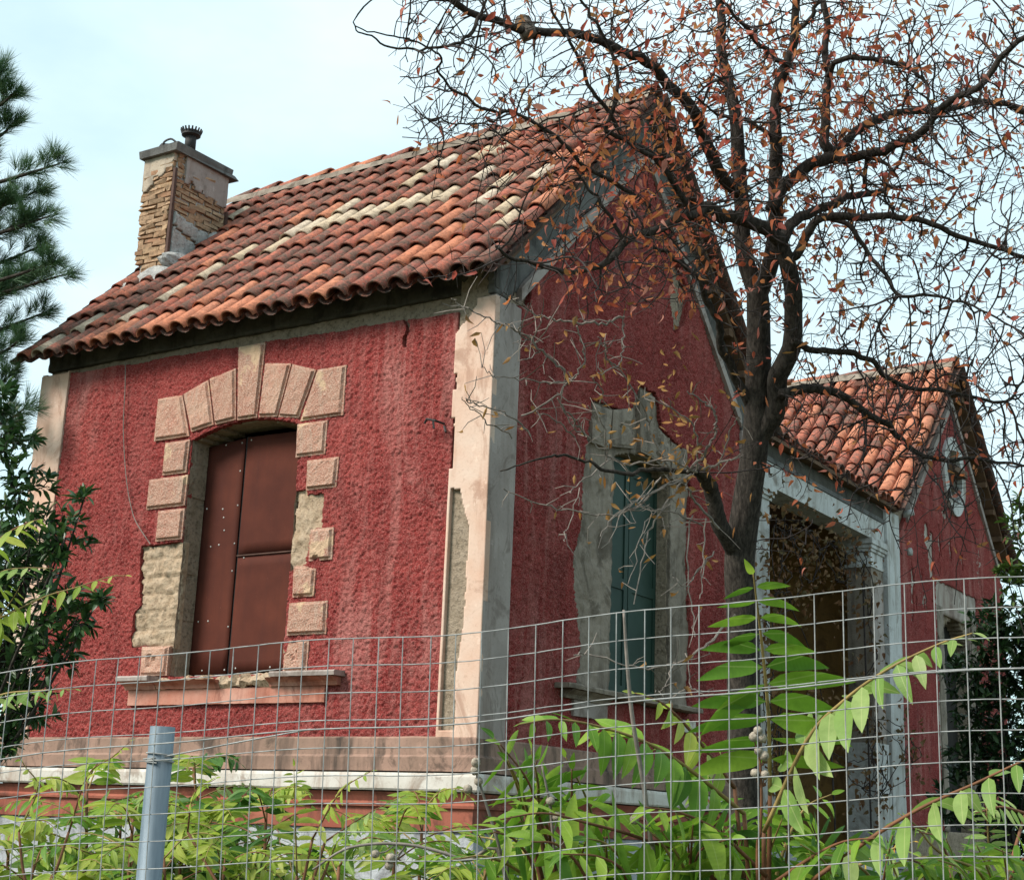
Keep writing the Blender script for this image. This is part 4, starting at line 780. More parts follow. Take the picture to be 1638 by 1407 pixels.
FRONDS = [('A', [(5.183, -6.388, 1.715), (5.214, -6.465, 1.877), (5.234, -6.543, 2.022), (5.25, -6.611, 2.123), (5.265, -6.663, 2.172)], 11, 0.185, 0.85, 0.25, 0), ('A', [(5.183, -6.424, 1.632), (5.308, -6.477, 1.828), (5.409, -6.511, 1.912), (5.516, -6.534, 1.974), (5.63, -6.549, 2.021), (5.71, -6.575, 2.038)], 12, 0.145, 0.5, 0.55, 1), ('B', [(5.343, -6.536, 1.536), (5.486, -6.547, 1.632), (5.599, -6.566, 1.693), (5.707, -6.583, 1.738), (5.812, -6.602, 1.783), (5.911, -6.62, 1.812)], 8, 0.125, 0.45, 0.65, 1), ('A', [(5.107, -6.363, 1.673), (5.048, -6.503, 1.756), (5.0, -6.626, 1.811), (4.94, -6.748, 1.84), (4.893, -6.856, 1.847), (4.855, -6.95, 1.829)], 14, 0.125, 0.5, 0.55, 0), ('C', [(4.744, -6.546, 1.49), (4.769, -6.691, 1.613), (4.806, -6.823, 1.717), (4.82, -6.96, 1.787)], 4, 0.135, 0.7, 0.15, 0), ('C', [(5.063, -6.335, 1.491), (5.034, -6.503, 1.569), (4.994, -6.666, 1.61), (4.957, -6.821, 1.634), (4.936, -6.964, 1.649), (4.916, -7.095, 1.632)], 7, 0.165, 0.7, 0.4, 0), ('C', [(4.807, -6.376, 1.478), (4.805, -6.499, 1.604), (4.82, -6.602, 1.7), (4.828, -6.704, 1.777)], 4, 0.125, 0.75, 0.1, 0), ('A', [(5.052, -6.294, 1.732), (4.999, -6.406, 1.848), (4.961, -6.493, 1.913), (4.925, -6.564, 1.931)], 8, 0.105, 0.5, 0.55, 2), ('A', [(5.177, -6.399, 1.537), (5.143, -6.573, 1.627), (5.125, -6.719, 1.662), (5.109, -6.856, 1.669)], 7, 0.14, 0.5, 0.6, 0), ('A', [(5.174, -6.392, 1.51), (5.309, -6.45, 1.583), (5.407, -6.52, 1.617), (5.499, -6.585, 1.626)], 6, 0.13, 0.5, 0.6, 0), ('A', [(5.073, -6.2, 1.476), (5.039, -6.212, 1.574), (4.974, -6.25, 1.688), (4.927, -6.257, 1.746)], 8, 0.13, 0.75, 0.3, 0), ('A', [(5.092, -6.188, 1.477), (5.132, -6.166, 1.622), (5.164, -6.127, 1.697), (5.205, -6.069, 1.73)], 8, 0.12, 0.7, 0.4, 0), ('B', [(5.234, -4.86, 1.486), (5.262, -4.949, 1.632), (5.284, -5.03, 1.739)], 11, 0.085, 0.9, 0.05, 1), ('B', [(5.28, -5.095, 1.543), (5.192, -5.214, 1.608), (5.158, -5.299, 1.675), (5.135, -5.364, 1.703)], 7, 0.06, 0.7, 0.2, 2), ('B', [(4.978, -5.297, 1.555), (5.077, -5.309, 1.603), (5.16, -5.325, 1.631)], 7, 0.045, 0.6, 0.2, 3), ('B', [(5.552, -5.887, 1.483), (5.532, -6.009, 1.568), (5.471, -6.139, 1.592), (5.421, -6.25, 1.575)], 7, 0.12, 0.5, 0.5, 0), ('B', [(5.552, -5.887, 1.483), (5.614, -5.94, 1.586), (5.707, -5.959, 1.645)], 7, 0.12, 0.6, 0.4, 0), ('B', [(5.351, -4.859, 1.729), (5.304, -4.956, 1.743), (5.254, -5.044, 1.72)], 7, 0.08, 0.7, 0.3, 1), ('B', [(5.301, -6.044, 1.458), (5.322, -6.14, 1.544), (5.291, -6.255, 1.584), (5.258, -6.361, 1.588)], 7, 0.13, 0.6, 0.5, 0), ('C', [(4.785, -6.626, 1.438), (4.779, -6.779, 1.519), (4.772, -6.919, 1.557), (4.765, -7.045, 1.549)], 6, 0.14, 0.6, 0.4, 0), ('C', [(4.952, -6.639, 1.435), (5.012, -6.753, 1.53), (5.023, -6.881, 1.567), (5.013, -7.013, 1.571)], 6, 0.15, 0.6, 0.4, 0), ('C', [(4.972, -6.501, 1.434), (5.058, -6.55, 1.505), (5.12, -6.617, 1.586), (5.209, -6.65, 1.615)], 6, 0.14, 0.6, 0.4, 0), ('C', [(4.702, -6.31, 1.443), (4.574, -6.339, 1.525), (4.439, -6.364, 1.587), (4.329, -6.358, 1.599)], 8, 0.12, 0.6, 0.4, 2), ('C', [(4.796, -6.752, 1.467), (4.821, -6.822, 1.547), (4.821, -6.9, 1.597), (4.817, -6.967, 1.608)], 5, 0.16, 0.7, 0.3, 0), ('C', [(4.949, -6.773, 1.463), (4.962, -6.851, 1.54), (4.951, -6.935, 1.588), (4.936, -7.008, 1.592)], 5, 0.17, 0.7, 0.3, 0), ('C', [(4.968, -6.641, 1.475), (4.989, -6.712, 1.548), (4.986, -6.789, 1.592), (4.98, -6.859, 1.603)], 5, 0.17, 0.75, 0.3, 0), ('C', [(5.046, -6.586, 1.466), (5.078, -6.652, 1.546), (5.085, -6.725, 1.596), (5.09, -6.791, 1.621)], 5, 0.16, 0.75, 0.3, 0), ('C', [(5.013, -6.363, 1.474), (5.057, -6.423, 1.559), (5.063, -6.501, 1.626), (5.056, -6.58, 1.665)], 7, 0.14, 0.75, 0.35, 0), ('C', [(4.673, -6.507, 1.614), (4.682, -6.581, 1.67), (4.703, -6.646, 1.724), (4.747, -6.693, 1.771)], 3, 0.14, 0.8, 0.1, 0), ('A', [(5.116, -6.168, 1.463), (5.153, -6.233, 1.55), (5.19, -6.297, 1.635), (5.221, -6.355, 1.69)], 9, 0.13, 0.85, 0.25, 0), ('A', [(4.997, -6.12, 1.456), (5.016, -6.198, 1.545), (5.019, -6.275, 1.602), (5.035, -6.344, 1.658)], 9, 0.13, 0.8, 0.3, 0), ('A', [(5.293, -6.303, 1.475), (5.32, -6.369, 1.544), (5.32, -6.442, 1.583), (5.309, -6.519, 1.608)], 7, 0.13, 0.7, 0.35, 0), ('B', [(5.436, -6.086, 1.48), (5.46, -6.154, 1.55), (5.468, -6.219, 1.578), (5.451, -6.296, 1.59)], 6, 0.12, 0.7, 0.4, 0), ('B', [(5.564, -6.128, 1.488), (5.573, -6.201, 1.542), (5.569, -6.276, 1.575), (5.553, -6.352, 1.587)], 6, 0.13, 0.7, 0.4, 0), ('B', [(5.669, -6.06, 1.492), (5.679, -6.137, 1.56), (5.674, -6.214, 1.599), (5.657, -6.293, 1.617)], 6, 0.13, 0.7, 0.4, 0), ('B', [(5.271, -5.358, 1.576), (5.274, -5.47, 1.641), (5.258, -5.577, 1.654)], 7, 0.06, 0.8, 0.2, 1), ('C', [(4.371, -6.201, 1.422), (4.393, -6.289, 1.486), (4.415, -6.378, 1.553), (4.437, -6.462, 1.603)], 8, 0.1460812678701654, 0.7090119563691435, 0.460087030130667, 0), ('C', [(4.486, -6.539, 1.434), (4.549, -6.599, 1.495), (4.611, -6.658, 1.551), (4.671, -6.714, 1.591)], 6, 0.1352303166817906, 0.5805923206521747, 0.31233267861067165, 0), ('C', [(4.681, -6.482, 1.444), (4.699, -6.572, 1.502), (4.72, -6.667, 1.587), (4.74, -6.757, 1.655)], 6, 0.12555069673595612, 0.735235756139835, 0.2816748081375674, 0), ('C', [(4.528, -6.084, 1.429), (4.548, -6.174, 1.493), (4.573, -6.272, 1.597), (4.597, -6.366, 1.683)], 6, 0.15489631061747208, 0.636791550324078, 0.4903694972375209, 4), ('C', [(4.455, -6.124, 1.426), (4.514, -6.189, 1.492), (4.573, -6.256, 1.567), (4.629, -6.319, 1.624)], 6, 0.15866257249268784, 0.8181225032729436, 0.32469722446346694, 0), ('C', [(4.732, -6.5, 1.447), (4.783, -6.567, 1.506), (4.833, -6.633, 1.558), (4.88, -6.696, 1.595)], 8, 0.14344565034013484, 0.7287936851634106, 0.4269190381055639, 0), ('C', [(4.814, -6.461, 1.451), (4.851, -6.537, 1.509), (4.888, -6.613, 1.566), (4.924, -6.685, 1.607)], 7, 0.13890153399248992, 0.6028360241435489, 0.31404545898567804, 0), ('C', [(4.795, -6.27, 1.447), (4.836, -6.345, 1.508), (4.879, -6.424, 1.588), (4.92, -6.5, 1.652)], 7, 0.1346473790336744, 0.7235556487170623, 0.25226959670488214, 0), ('C', [(5.065, -6.471, 1.465), (5.073, -6.565, 1.519), (5.083, -6.66, 1.581), (5.093, -6.751, 1.627)], 6, 0.15718621278390085, 0.8326131488283097, 0.33609545326325296, 0), ('C', [(4.882, -6.179, 1.45), (4.917, -6.257, 1.511), (4.955, -6.341, 1.597), (4.992, -6.421, 1.666)], 7, 0.1543877727675032, 0.5609894739828483, 0.48645004626054594, 0), ('C', [(5.019, -6.475, 1.463), (5.06, -6.548, 1.519), (5.102, -6.624, 1.587), (5.142, -6.697, 1.639)], 7, 0.15696790477711164, 0.7135432111294717, 0.32811259233572676, 0), ('A', [(4.933, -6.031, 1.451), (4.957, -6.117, 1.513), (4.981, -6.203, 1.575), (5.004, -6.285, 1.62)], 7, 0.15986907258146815, 0.5984588393273849, 0.26213804088711407, 4), ('A', [(4.96, -6.125, 1.454), (5.007, -6.195, 1.515), (5.056, -6.27, 1.595), (5.103, -6.342, 1.658)], 7, 0.13822660405962658, 0.6765271845734768, 0.26392680775197336, 0), ('A', [(4.898, -5.827, 1.446), (4.948, -5.898, 1.512), (4.999, -5.974, 1.601), (5.048, -6.047, 1.672)], 8, 0.15799194250487597, 0.7391197880279183, 0.44700238744508924, 0), ('A', [(5.054, -6.215, 1.461), (5.11, -6.279, 1.52), (5.168, -6.348, 1.599), (5.223, -6.414, 1.662)], 6, 0.13812619653999905, 0.8497899844208403, 0.4630631677234357, 4), ('A', [(5.214, -6.061, 1.467), (5.229, -6.152, 1.526), (5.246, -6.246, 1.598), (5.261, -6.336, 1.655)], 7, 0.13880323302858752, 0.8205581407543414, 0.2781400873828693, 4), ('C', [(4.718, -6.662, 1.612), (4.753, -6.757, 1.688), (4.774, -6.858, 1.761)], 3, 0.13, 0.8, 0.1, 0), ('C', [(4.751, -6.633, 1.586), (4.801, -6.716, 1.661), (4.836, -6.807, 1.731)], 3, 0.13, 0.8, 0.1, 0), ('C', [(4.776, -6.621, 1.601), (4.84, -6.695, 1.676), (4.889, -6.778, 1.746)], 3, 0.13, 0.8, 0.1, 0), ('C', [(4.711, -6.68, 1.653), (4.739, -6.779, 1.731), (4.754, -6.885, 1.806)], 3, 0.13, 0.8, 0.1, 0), ('C', [(4.733, -6.661, 1.64), (4.783, -6.744, 1.713), (4.819, -6.835, 1.783)], 3, 0.13, 0.8, 0.1, 0), ('B', [(5.146, -5.976, 1.462), (5.177, -6.053, 1.508), (5.209, -6.132, 1.564), (5.24, -6.207, 1.604)], 7, 0.11475586070246477, 0.6803126053788262, 0.3870251325282954, 1), ('B', [(5.038, -5.737, 1.452), (5.077, -5.809, 1.502), (5.116, -5.882, 1.555), (5.153, -5.951, 1.591)], 7, 0.12278916209318469, 0.6272011171710492, 0.42611739350167577, 1), ('B', [(5.202, -5.471, 1.458), (5.203, -5.568, 1.507), (5.208, -5.671, 1.583), (5.212, -5.769, 1.641)], 8, 0.11949076447903724, 0.7032312892238624, 0.25289516425561875, 1), ('B', [(5.197, -5.742, 1.461), (5.237, -5.814, 1.51), (5.28, -5.891, 1.583), (5.32, -5.964, 1.639)], 8, 0.110436535240831, 0.7254220755469325, 0.43445683817847663, 4), ('B', [(5.292, -5.447, 1.462), (5.299, -5.541, 1.512), (5.306, -5.635, 1.562), (5.311, -5.724, 1.596)], 8, 0.12869549430929256, 0.6813488006565748, 0.382335020192349, 0), ('B', [(5.47, -5.837, 1.478), (5.478, -5.928, 1.523), (5.489, -6.024, 1.587), (5.498, -6.115, 1.635)], 7, 0.12159059427772276, 0.7556236989484852, 0.2929566886588567, 4), ('B', [(5.539, -5.808, 1.481), (5.545, -5.9, 1.526), (5.552, -5.995, 1.582), (5.559, -6.086, 1.623)], 7, 0.10586796570420781, 0.7052568763820376, 0.4060179547408913, 0), ('B', [(5.621, -6.039, 1.49), (5.639, -6.123, 1.532), (5.657, -6.209, 1.58), (5.674, -6.291, 1.614)], 8, 0.12939279866805134, 0.5580109187882397, 0.4729524648441502, 0), ('G', [(2.317, -6.497, 2.158), (2.504, -6.445, 2.227), (2.668, -6.408, 2.294), (2.784, -6.388, 2.32), (2.908, -6.366, 2.351), (2.984, -6.366, 2.351)], 9, 0.1, 0.45, 0.6, 2), ('G', [(2.361, -6.535, 2.371), (2.539, -6.512, 2.476), (2.634, -6.521, 2.505), (2.721, -6.529, 2.518), (2.778, -6.552, 2.514)], 6, 0.11, 0.45, 0.6, 2), ('G', [(2.398, -6.437, 2.138), (2.499, -6.442, 2.232), (2.565, -6.455, 2.282), (2.618, -6.474, 2.321)], 8, 0.085, 0.9, 0.1, 2), ('G', [(2.354, -6.518, 2.303), (2.541, -6.497, 2.366), (2.659, -6.504, 2.372), (2.785, -6.501, 2.365)], 7, 0.09, 0.4, 0.6, 1), ('G', [(2.675, -6.674, 1.893), (2.833, -6.67, 1.95), (2.983, -6.657, 1.962), (3.13, -6.644, 1.965)], 8, 0.08, 0.35, 0.7, 1), ('D', [(2.103, -5.706, 1.554), (2.21, -5.741, 1.756), (2.32, -5.731, 1.825), (2.405, -5.733, 1.881)], 7, 0.075, 0.4, 0.3, 2), ('D', [(1.948, -5.806, 1.547), (2.051, -5.829, 1.705), (2.048, -5.896, 1.78), (2.053, -5.95, 1.832)], 6, 0.075, 0.4, 0.3, 2), ('E', [(2.472, -5.469, 1.571), (2.542, -5.526, 1.705), (2.652, -5.534, 1.762)], 6, 0.08, 0.5, 0.2, 2), ('E', [(2.93, -5.372, 1.436), (2.982, -5.467, 1.651), (3.03, -5.547, 1.808)], 11, 0.09, 0.9, 0.05, 2), ('E', [(2.991, -5.373, 1.567), (3.125, -5.398, 1.731), (3.257, -5.395, 1.804)], 8, 0.08, 0.5, 0.3, 2), ('E', [(3.027, -5.346, 1.558), (3.201, -5.326, 1.661), (3.349, -5.311, 1.728)], 9, 0.09, 0.3, 0.4, 1), ('E', [(3.028, -5.322, 1.484), (3.097, -5.363, 1.56), (3.167, -5.389, 1.594)], 8, 0.07, 0.5, 0.2, 2)]
SEED = [[(4.726, -6.911, 1.752), (4.723, -6.908, 1.735), (4.727, -6.899, 1.713), (4.706, -6.908, 1.696)], [(4.853, -6.805, 1.678), (4.862, -6.789, 1.646), (4.881, -6.765, 1.61), (4.845, -6.772, 1.558)], [(5.002, -6.697, 1.646)], [(4.523, -6.983, 1.553), (4.55, -6.963, 1.545), (4.545, -6.961, 1.53)], [(5.246, -6.597, 1.842), (5.251, -6.589, 1.827), (5.237, -6.598, 1.829), (5.242, -6.586, 1.8), (5.251, -6.577, 1.79), (5.231, -6.579, 1.753), (5.248, -6.567, 1.751)]]
STALK = [[(4.727, -6.902, 1.725), (4.732, -6.887, 1.686), (4.75, -6.838, 1.57), (4.754, -6.808, 1.479)], [(4.846, -6.832, 1.75), (4.851, -6.802, 1.665), (4.849, -6.771, 1.561), (4.86, -6.739, 1.484)], [(5.03, -6.815, 2.083), (5.024, -6.784, 1.972), (5.021, -6.749, 1.855), (5.026, -6.701, 1.712), (5.026, -6.669, 1.608), (5.02, -6.636, 1.491)], [(4.406, -7.049, 1.515), (4.479, -7.016, 1.564), (4.582, -6.951, 1.575), (4.68, -6.878, 1.547), (4.753, -6.812, 1.492)], [(5.244, -6.587, 1.807), (5.239, -6.564, 1.722), (5.228, -6.543, 1.631), (5.208, -6.515, 1.5)]]
BAY = [(-0.389, -4.298, 3.674, 0.213), (-0.245, -4.247, 3.417, 0.193), (-0.135, -4.209, 3.13, 0.19), (0.085, -4.173, 3.086, 0.154), (-0.419, -4.105, 2.991, 0.284), (-0.119, -4.079, 2.748, 0.225), (0.176, -4.105, 2.662, 0.135), (-0.464, -4.006, 2.579, 0.284), (-0.121, -3.991, 2.465, 0.173), (-0.379, -4.361, 3.896, 0.124), (0.195, -4.17, 3.304, 0.048), (-0.36, -3.952, 2.232, 0.21), (-0.995, -4.006, 3.044, 0.445), (-1.058, -3.868, 2.47, 0.445), (-0.456, -3.951, 2.025, 0.14), (0.286, -4.064, 2.764, 0.068)]
RSHRUB = [(1.93, 7.516, 4.03, 0.42), (1.643, 7.478, 3.545, 0.385), (2.114, 7.782, 3.566, 0.561), (1.709, 7.668, 3.076, 0.42), (2.032, 7.961, 2.821, 0.561), (1.539, 7.707, 2.596, 0.35), (1.84, 8.049, 2.138, 0.561), (1.259, 7.653, 2.179, 0.28), (2.186, 8.292, 2.087, 0.631), (2.526, 7.879, 4.124, 0.631)]
RTREE = [(2.839, 5.444, 4.652, 0.309), (2.67, 5.447, 4.288, 0.185), (2.838, 5.593, 4.177, 0.371), (2.826, 5.325, 5.009, 0.161), (3.105, 5.597, 4.724, 0.495), (2.576, 5.359, 4.373, 0.099)]
PINE = [[(-6.648, -1.239, 8.013), (-5.881, -1.042, 8.337), (-5.409, -0.979, 8.472), (-5.161, -1.034, 8.508)], [(-6.723, -1.073, 7.321), (-5.847, -0.954, 7.6), (-5.077, -0.847, 7.695), (-4.54, -0.863, 7.69)], [(-6.752, -1.009, 7.055), (-6.067, -0.756, 7.428), (-5.565, -0.567, 7.618), (-5.288, -0.497, 7.711)], [(-6.843, -0.808, 6.221), (-5.992, -0.674, 6.533), (-5.232, -0.544, 6.661), (-4.704, -0.535, 6.69)], [(-6.884, -0.719, 5.851), (-6.17, -0.487, 6.218), (-5.616, -0.304, 6.404), (-5.287, -0.239, 6.493)], [(-6.914, -0.652, 5.573), (-6.145, -0.461, 5.923), (-5.644, -0.388, 6.085), (-5.368, -0.432, 6.15)], [(-6.813, -0.875, 6.499), (-6.155, -0.603, 6.886), (-5.678, -0.395, 7.091), (-5.426, -0.304, 7.199)], [(-6.951, -0.57, 5.233), (-6.237, -0.34, 5.605), (-5.828, -0.251, 5.788), (-5.643, -0.279, 5.874)], [(-6.989, -0.488, 4.893), (-6.163, -0.34, 5.235), (-5.587, -0.297, 5.388), (-5.238, -0.373, 5.442)], [(-6.681, -1.165, 7.704), (-5.996, -0.911, 8.073), (-5.606, -0.794, 8.256), (-5.441, -0.794, 8.341)], [(-6.627, -1.284, 8.198), (-5.861, -1.086, 8.52), (-5.442, -1.057, 8.65), (-5.246, -1.144, 8.683)], [(-6.783, -0.942, 6.777), (-6.015, -0.748, 7.115), (-5.489, -0.654, 7.265), (-5.188, -0.679, 7.318)], [(-6.779, -0.949, 6.808), (-5.956, -0.794, 7.121), (-5.275, -0.674, 7.25), (-4.823, -0.674, 7.28)], [(-6.857, -0.778, 6.098), (-6.171, -0.527, 6.474), (-5.802, -0.425, 6.663), (-5.656, -0.44, 6.754)], [(-6.847, -0.801, 6.19), (-6.106, -0.588, 6.545), (-5.605, -0.476, 6.713), (-5.329, -0.481, 6.784)], [(-6.924, -0.63, 5.48), (-6.21, -0.399, 5.85), (-5.92, -0.386, 6.026), (-5.853, -0.49, 6.105)], [(-6.816, -0.868, 6.468), (-6.131, -0.615, 6.843), (-5.868, -0.582, 7.025), (-5.828, -0.665, 7.11)], [(-6.715, -1.091, 7.395), (-6.03, -0.837, 7.766), (-5.741, -0.786, 7.945), (-5.675, -0.851, 8.027)], [(-6.83, -0.838, 6.345), (-5.924, -0.743, 6.632), (-5.152, -0.679, 6.732), (-4.613, -0.736, 6.733)], [(-6.762, -0.986, 6.963), (-6.049, -0.753, 7.323), (-5.655, -0.67, 7.494), (-5.483, -0.705, 7.568)], [(-7.012, -0.436, 4.677), (-6.326, -0.186, 5.06), (-5.942, -0.077, 5.255), (-5.783, -0.085, 5.353)]]
VINE = [(0.12, 5.448, 4.989), (0.12, 5.828, 4.991), (0.12, 6.336, 5.086), (0.12, 6.708, 4.935), (0.12, 7.103, 5.079), (0.12, 7.504, 4.999), (0.12, 7.931, 5.151), (0.12, 5.613, 4.603), (0.12, 6.141, 4.621), (0.12, 5.438, 4.232), (0.12, 5.864, 4.158), (0.12, 6.506, 4.538), (0.12, 7.286, 4.662), (0.12, 8.129, 4.834), (0.12, 5.186, 3.927), (0.12, 5.429, 3.56), (0.12, 5.099, 3.196), (0.12, 5.502, 2.908), (0.12, 5.253, 2.567), (0.12, 8.315, 4.281), (0.12, 8.17, 3.653), (0.12, 8.465, 3.154), (0.12, 8.328, 2.696), (0.12, 8.627, 2.269), (0.12, 7.988, 2.313), (0.12, 9.727, 3.021), (0.12, 9.823, 2.712), (0.12, 5.575, 2.266), (0.12, 7.008, 2.683), (0.12, 6.836, 3.159)]
# ================================================================== autumn tree
def persp(P):
    d = np.asarray(P)-CAM; z = d@fw; return 819+F*(d@cr)/z, 703.5-F*(d@cu)/z, z
def leaf_mesh(name, mat, w=.32, fold=.25, curl=.25, n=5, twist=0., bend=0.):
    V = []; Fc = []
    for k in range(n+1):
        t = k/n; hw = w*.5*(math.sin(math.pi*min(1, t**.8))**.75)*(1-.25*t)+(.004 if 0 < k < n else 0); z = -curl*t*t; y = t*(1-.25*curl*t)
        a = twist*t
        for s in (-1, 0, 1):
            x = hw*s; zz = z+abs(s)*hw*fold
            V.append((x*math.cos(a)+bend*t*t, y*(1-.3*abs(bend)*t), zz+x*math.sin(a)))
    for k in range(n):
        for s in (0, 1): Fc.append((k*3+s, k*3+s+1, (k+1)*3+s+1, (k+1)*3+s))
    return mesh(name, V, Fc, mat, True)
def basis(y, n):
    y = np.asarray(y, float); y = y/(np.linalg.norm(y)+1e-9); n = np.asarray(n, float); n = n-y*(n@y); l = np.linalg.norm(n)
    if l < 1e-6: n = np.cross(y, [1, 0, .3]); l = np.linalg.norm(n)
    n = n/l; x = np.cross(y, n); return x, y, n
def mat4(P, y, n, s):
    x, y, n = basis(y, n)
    return Matrix(((x[0]*s, y[0]*s, n[0]*s, P[0]), (x[1]*s, y[1]*s, n[1]*s, P[1]), (x[2]*s, y[2]*s, n[2]*s, P[2]), (0, 0, 0, 1)))
def scatter(items, meshes, stuffmat, parent, name, stuffname, limit=300):
    """items: (pos, dir, normal, size); the largest in view become leaf objects, the rest one part"""
    sz = []
    for P, y, n, s in items:
        a, b, z = persp(P); inn = (-20 < a < 1660) and (-20 < b < 1430)
        sz.append(s/z if inn else s/z*1e-3)
    order = np.argsort(-np.array(sz)); st = MB()
    vs = [np.array([v.co for v in m.vertices]) for m in meshes]; fs = [[tuple(p.vertices) for p in m.polygons] for m in meshes]
    for q, i in enumerate(order):
        P, y, n, s = items[i]; mi = i % len(meshes)
        if q < limit:
            o = add(name, meshes[mi], parent); o.matrix_basis = mat4(P, y, n, s)
        else:
            X_, Y_, N_ = basis(y, n); v = vs[mi]*s
            st.add(np.asarray(P)+v[:, :1]*X_+v[:, 1:2]*Y_+v[:, 2:3]*N_, fs[mi])
    if st.n: st.obj(stuffname, stuffmat, parent, True, kind='stuff')
def rv(): 
    v = rng.normal(0, 1, 3); return v/np.linalg.norm(v)

at = empty('autumn_tree', (LIMBS[0][0][0], LIMBS[0][0][1], 0), 'gnarled dark tree with sparse rust red autumn leaves before the gable', 'tree')
nodes = []; npar = []; nrad = []
def reg(P, R):
    for k in range(len(P)):
        nodes.append(P[k]); npar.append(-1); nrad.append(R[k])
attr = []
for q, l in enumerate(LIMBS):
    a = np.array(l); P, R = smoothline(a[:, :3], a[:, 3], 7)
    if q:
        tt = np.linspace(0, 1, len(P)); P = P+np.stack([fbm(tt*len(a)*1.3, tt*0+q, 3, 200+k) for k in range(3)], 1)*.09*np.minimum(1, tt*4)[:, None]*(1 if R[0] < .06 else .6)
    else: R = R*.86*(1+.10*fbm(np.linspace(0, 9, len(P)), np.zeros(len(P)), 3, 210))
    MB().tube(P, R, 12 if R[0] > .04 else 7).obj('trunk' if q == 0 else 'branch', BARK, at, True)
    if q: reg(P, R)
    if q in (0, 3, 15, 16): continue
    n = int(np.linalg.norm(np.diff(P, axis=0), axis=1).sum()*(70 if R[0] < .012 else (190 if persp(P[-1])[0] > 1150 else 125)))
    i = np.clip((len(P)-1)*(.12+.9*rng.random(n)), 0, len(P)-1).astype(int)
    sp = .38 if R[0] > .012 else .17
    attr.append(P[i]+rng.normal(0, sp, (n, 3))*np.array([1, .9, 1]))
A = np.concatenate(attr)
# keep twigs off the house
ok = ~((A[:, 0] < .35) & (A[:, 1] > -.5) & (A[:, 2] < 9)); A = A[ok]
A = A[A[:, 2] > 3.1]
_p = np.array([persp(a)[:2] for a in A]); A = A[~((_p[:, 0] < 1170) & (_p[:, 1] > 500)) & ~(_p[:, 0] < 640) & ~((_p[:, 0] < 880) & (_p[:, 1] > 240) & (rng.random(len(A)) < .6))]
N0 = len(nodes); Nn = np.array(nodes); 
d2 = ((A[:, None, :]-Nn[None])**2).sum(2); best = d2.argmin(1); bd = d2.min(1)
step = .062; alive = np.ones(len(A), bool)
nodes = list(Nn)
for it in range(34):
    idx = np.nonzero(alive)[0]
    if len(idx) == 0: break
    dirs = {}
    for a in idx:
        b_ = best[a]; v = A[a]-nodes[b_]; dirs.setdefault(b_, []).append(v/(np.linalg.norm(v)+1e-9))
    new = []
    for b_, vs_ in dirs.items():
        v = np.mean(vs_, 0)+rng.normal(0, .26, 3); v /= np.linalg.norm(v)+1e-9
        nodes.append(nodes[b_]+v*step*rng.uniform(.7, 1.2)); npar.append(b_); nrad.append(0); new.append(len(nodes)-1)
    NP = np.array([nodes[q] for q in new])
    dd = ((A[idx][:, None, :]-NP[None])**2).sum(2); m_ = dd.min(1); am = dd.argmin(1)
    upd = m_ < bd[idx]; bd[idx[upd]] = m_[upd]; best[idx[upd]] = np.array(new)[am[upd]]
    alive[idx] &= bd[idx] > .05**2
kids = [[] for _ in nodes]
for q in range(N0, len(nodes)): kids[npar[q]].append(q)
cnt = [0]*len(nodes)
for q in range(len(nodes)-1, N0-1, -1):
    cnt[q] = max(1, sum(cnt[c_] for c_ in kids[q])); 
def tr(q): return .0029*max(1, cnt[q])**.42
tw = MB(); tips = []
starts = [(npar[q], q) for q in range(N0, len(nodes)) if npar[q] < N0]
while starts:
    p0, q = starts.pop(); ch_ = [p0]; 
    while True:
        ch_.append(q); ks = sorted(kids[q], key=lambda c_: -cnt[c_])
        for c_ in ks[1:]: starts.append((q, c_))
        if not ks: tips.append((q, ch_[-2])); break
        q = ks[0]
    P = np.array([nodes[c_] for c_ in ch_])
    for _ in range(3):
        if len(P) > 2: P[1:-1] = .5*P[1:-1]+.25*(P[:-2]+P[2:])
    for k_, c_ in enumerate(ch_):
        if c_ >= N0: nodes[c_] = P[k_]
    R = [tr(c_) if c_ >= N0 else min(nrad[c_]*.8, tr(ch_[1])*1.15) for c_ in ch_]
    if len(P) > 1: tw.tube(P, R, 4, False)
# short spur twigs
sp_ = []
for q in range(N0, len(nodes)):
    if rng.random() < .34:
        v = rv(); v = v*.9+.35*(np.array(nodes[q])-np.array(nodes[npar[q]]))/step; L_ = rng.uniform(.05, .20)
        P = [nodes[q], nodes[q]+v*L_*.5, nodes[q]+v*L_+rng.normal(0, .018, 3)]; tw.tube(P, [.0026, .0023, .0018], 3, False); sp_.append((P[2], v))
tw.obj('twigs', TWIG, at, False, kind='stuff')
print('TREE nodes', len(nodes), 'verts', tw.n)
AUT = [(0, (.46, .095, .055)), (.25, (.58, .16, .06)), (.5, (.48, .23, .08)), (.75, (.40, .08, .06)), (1, (.60, .28, .21))]
AUT_O = m_leaf('autumn_leaf', AUT, .5, False, .6); AUT_I = m_leaf('autumn_leaf_mass', AUT, .5, True, .6)
lm = [leaf_mesh('leaf', AUT_O, .46, .5, .5, 4, .5), leaf_mesh('leaf', AUT_O, .40, .75, .85, 4, -.8), leaf_mesh('leaf', AUT_O, .5, .3, -.4, 4, .9)]
items = []
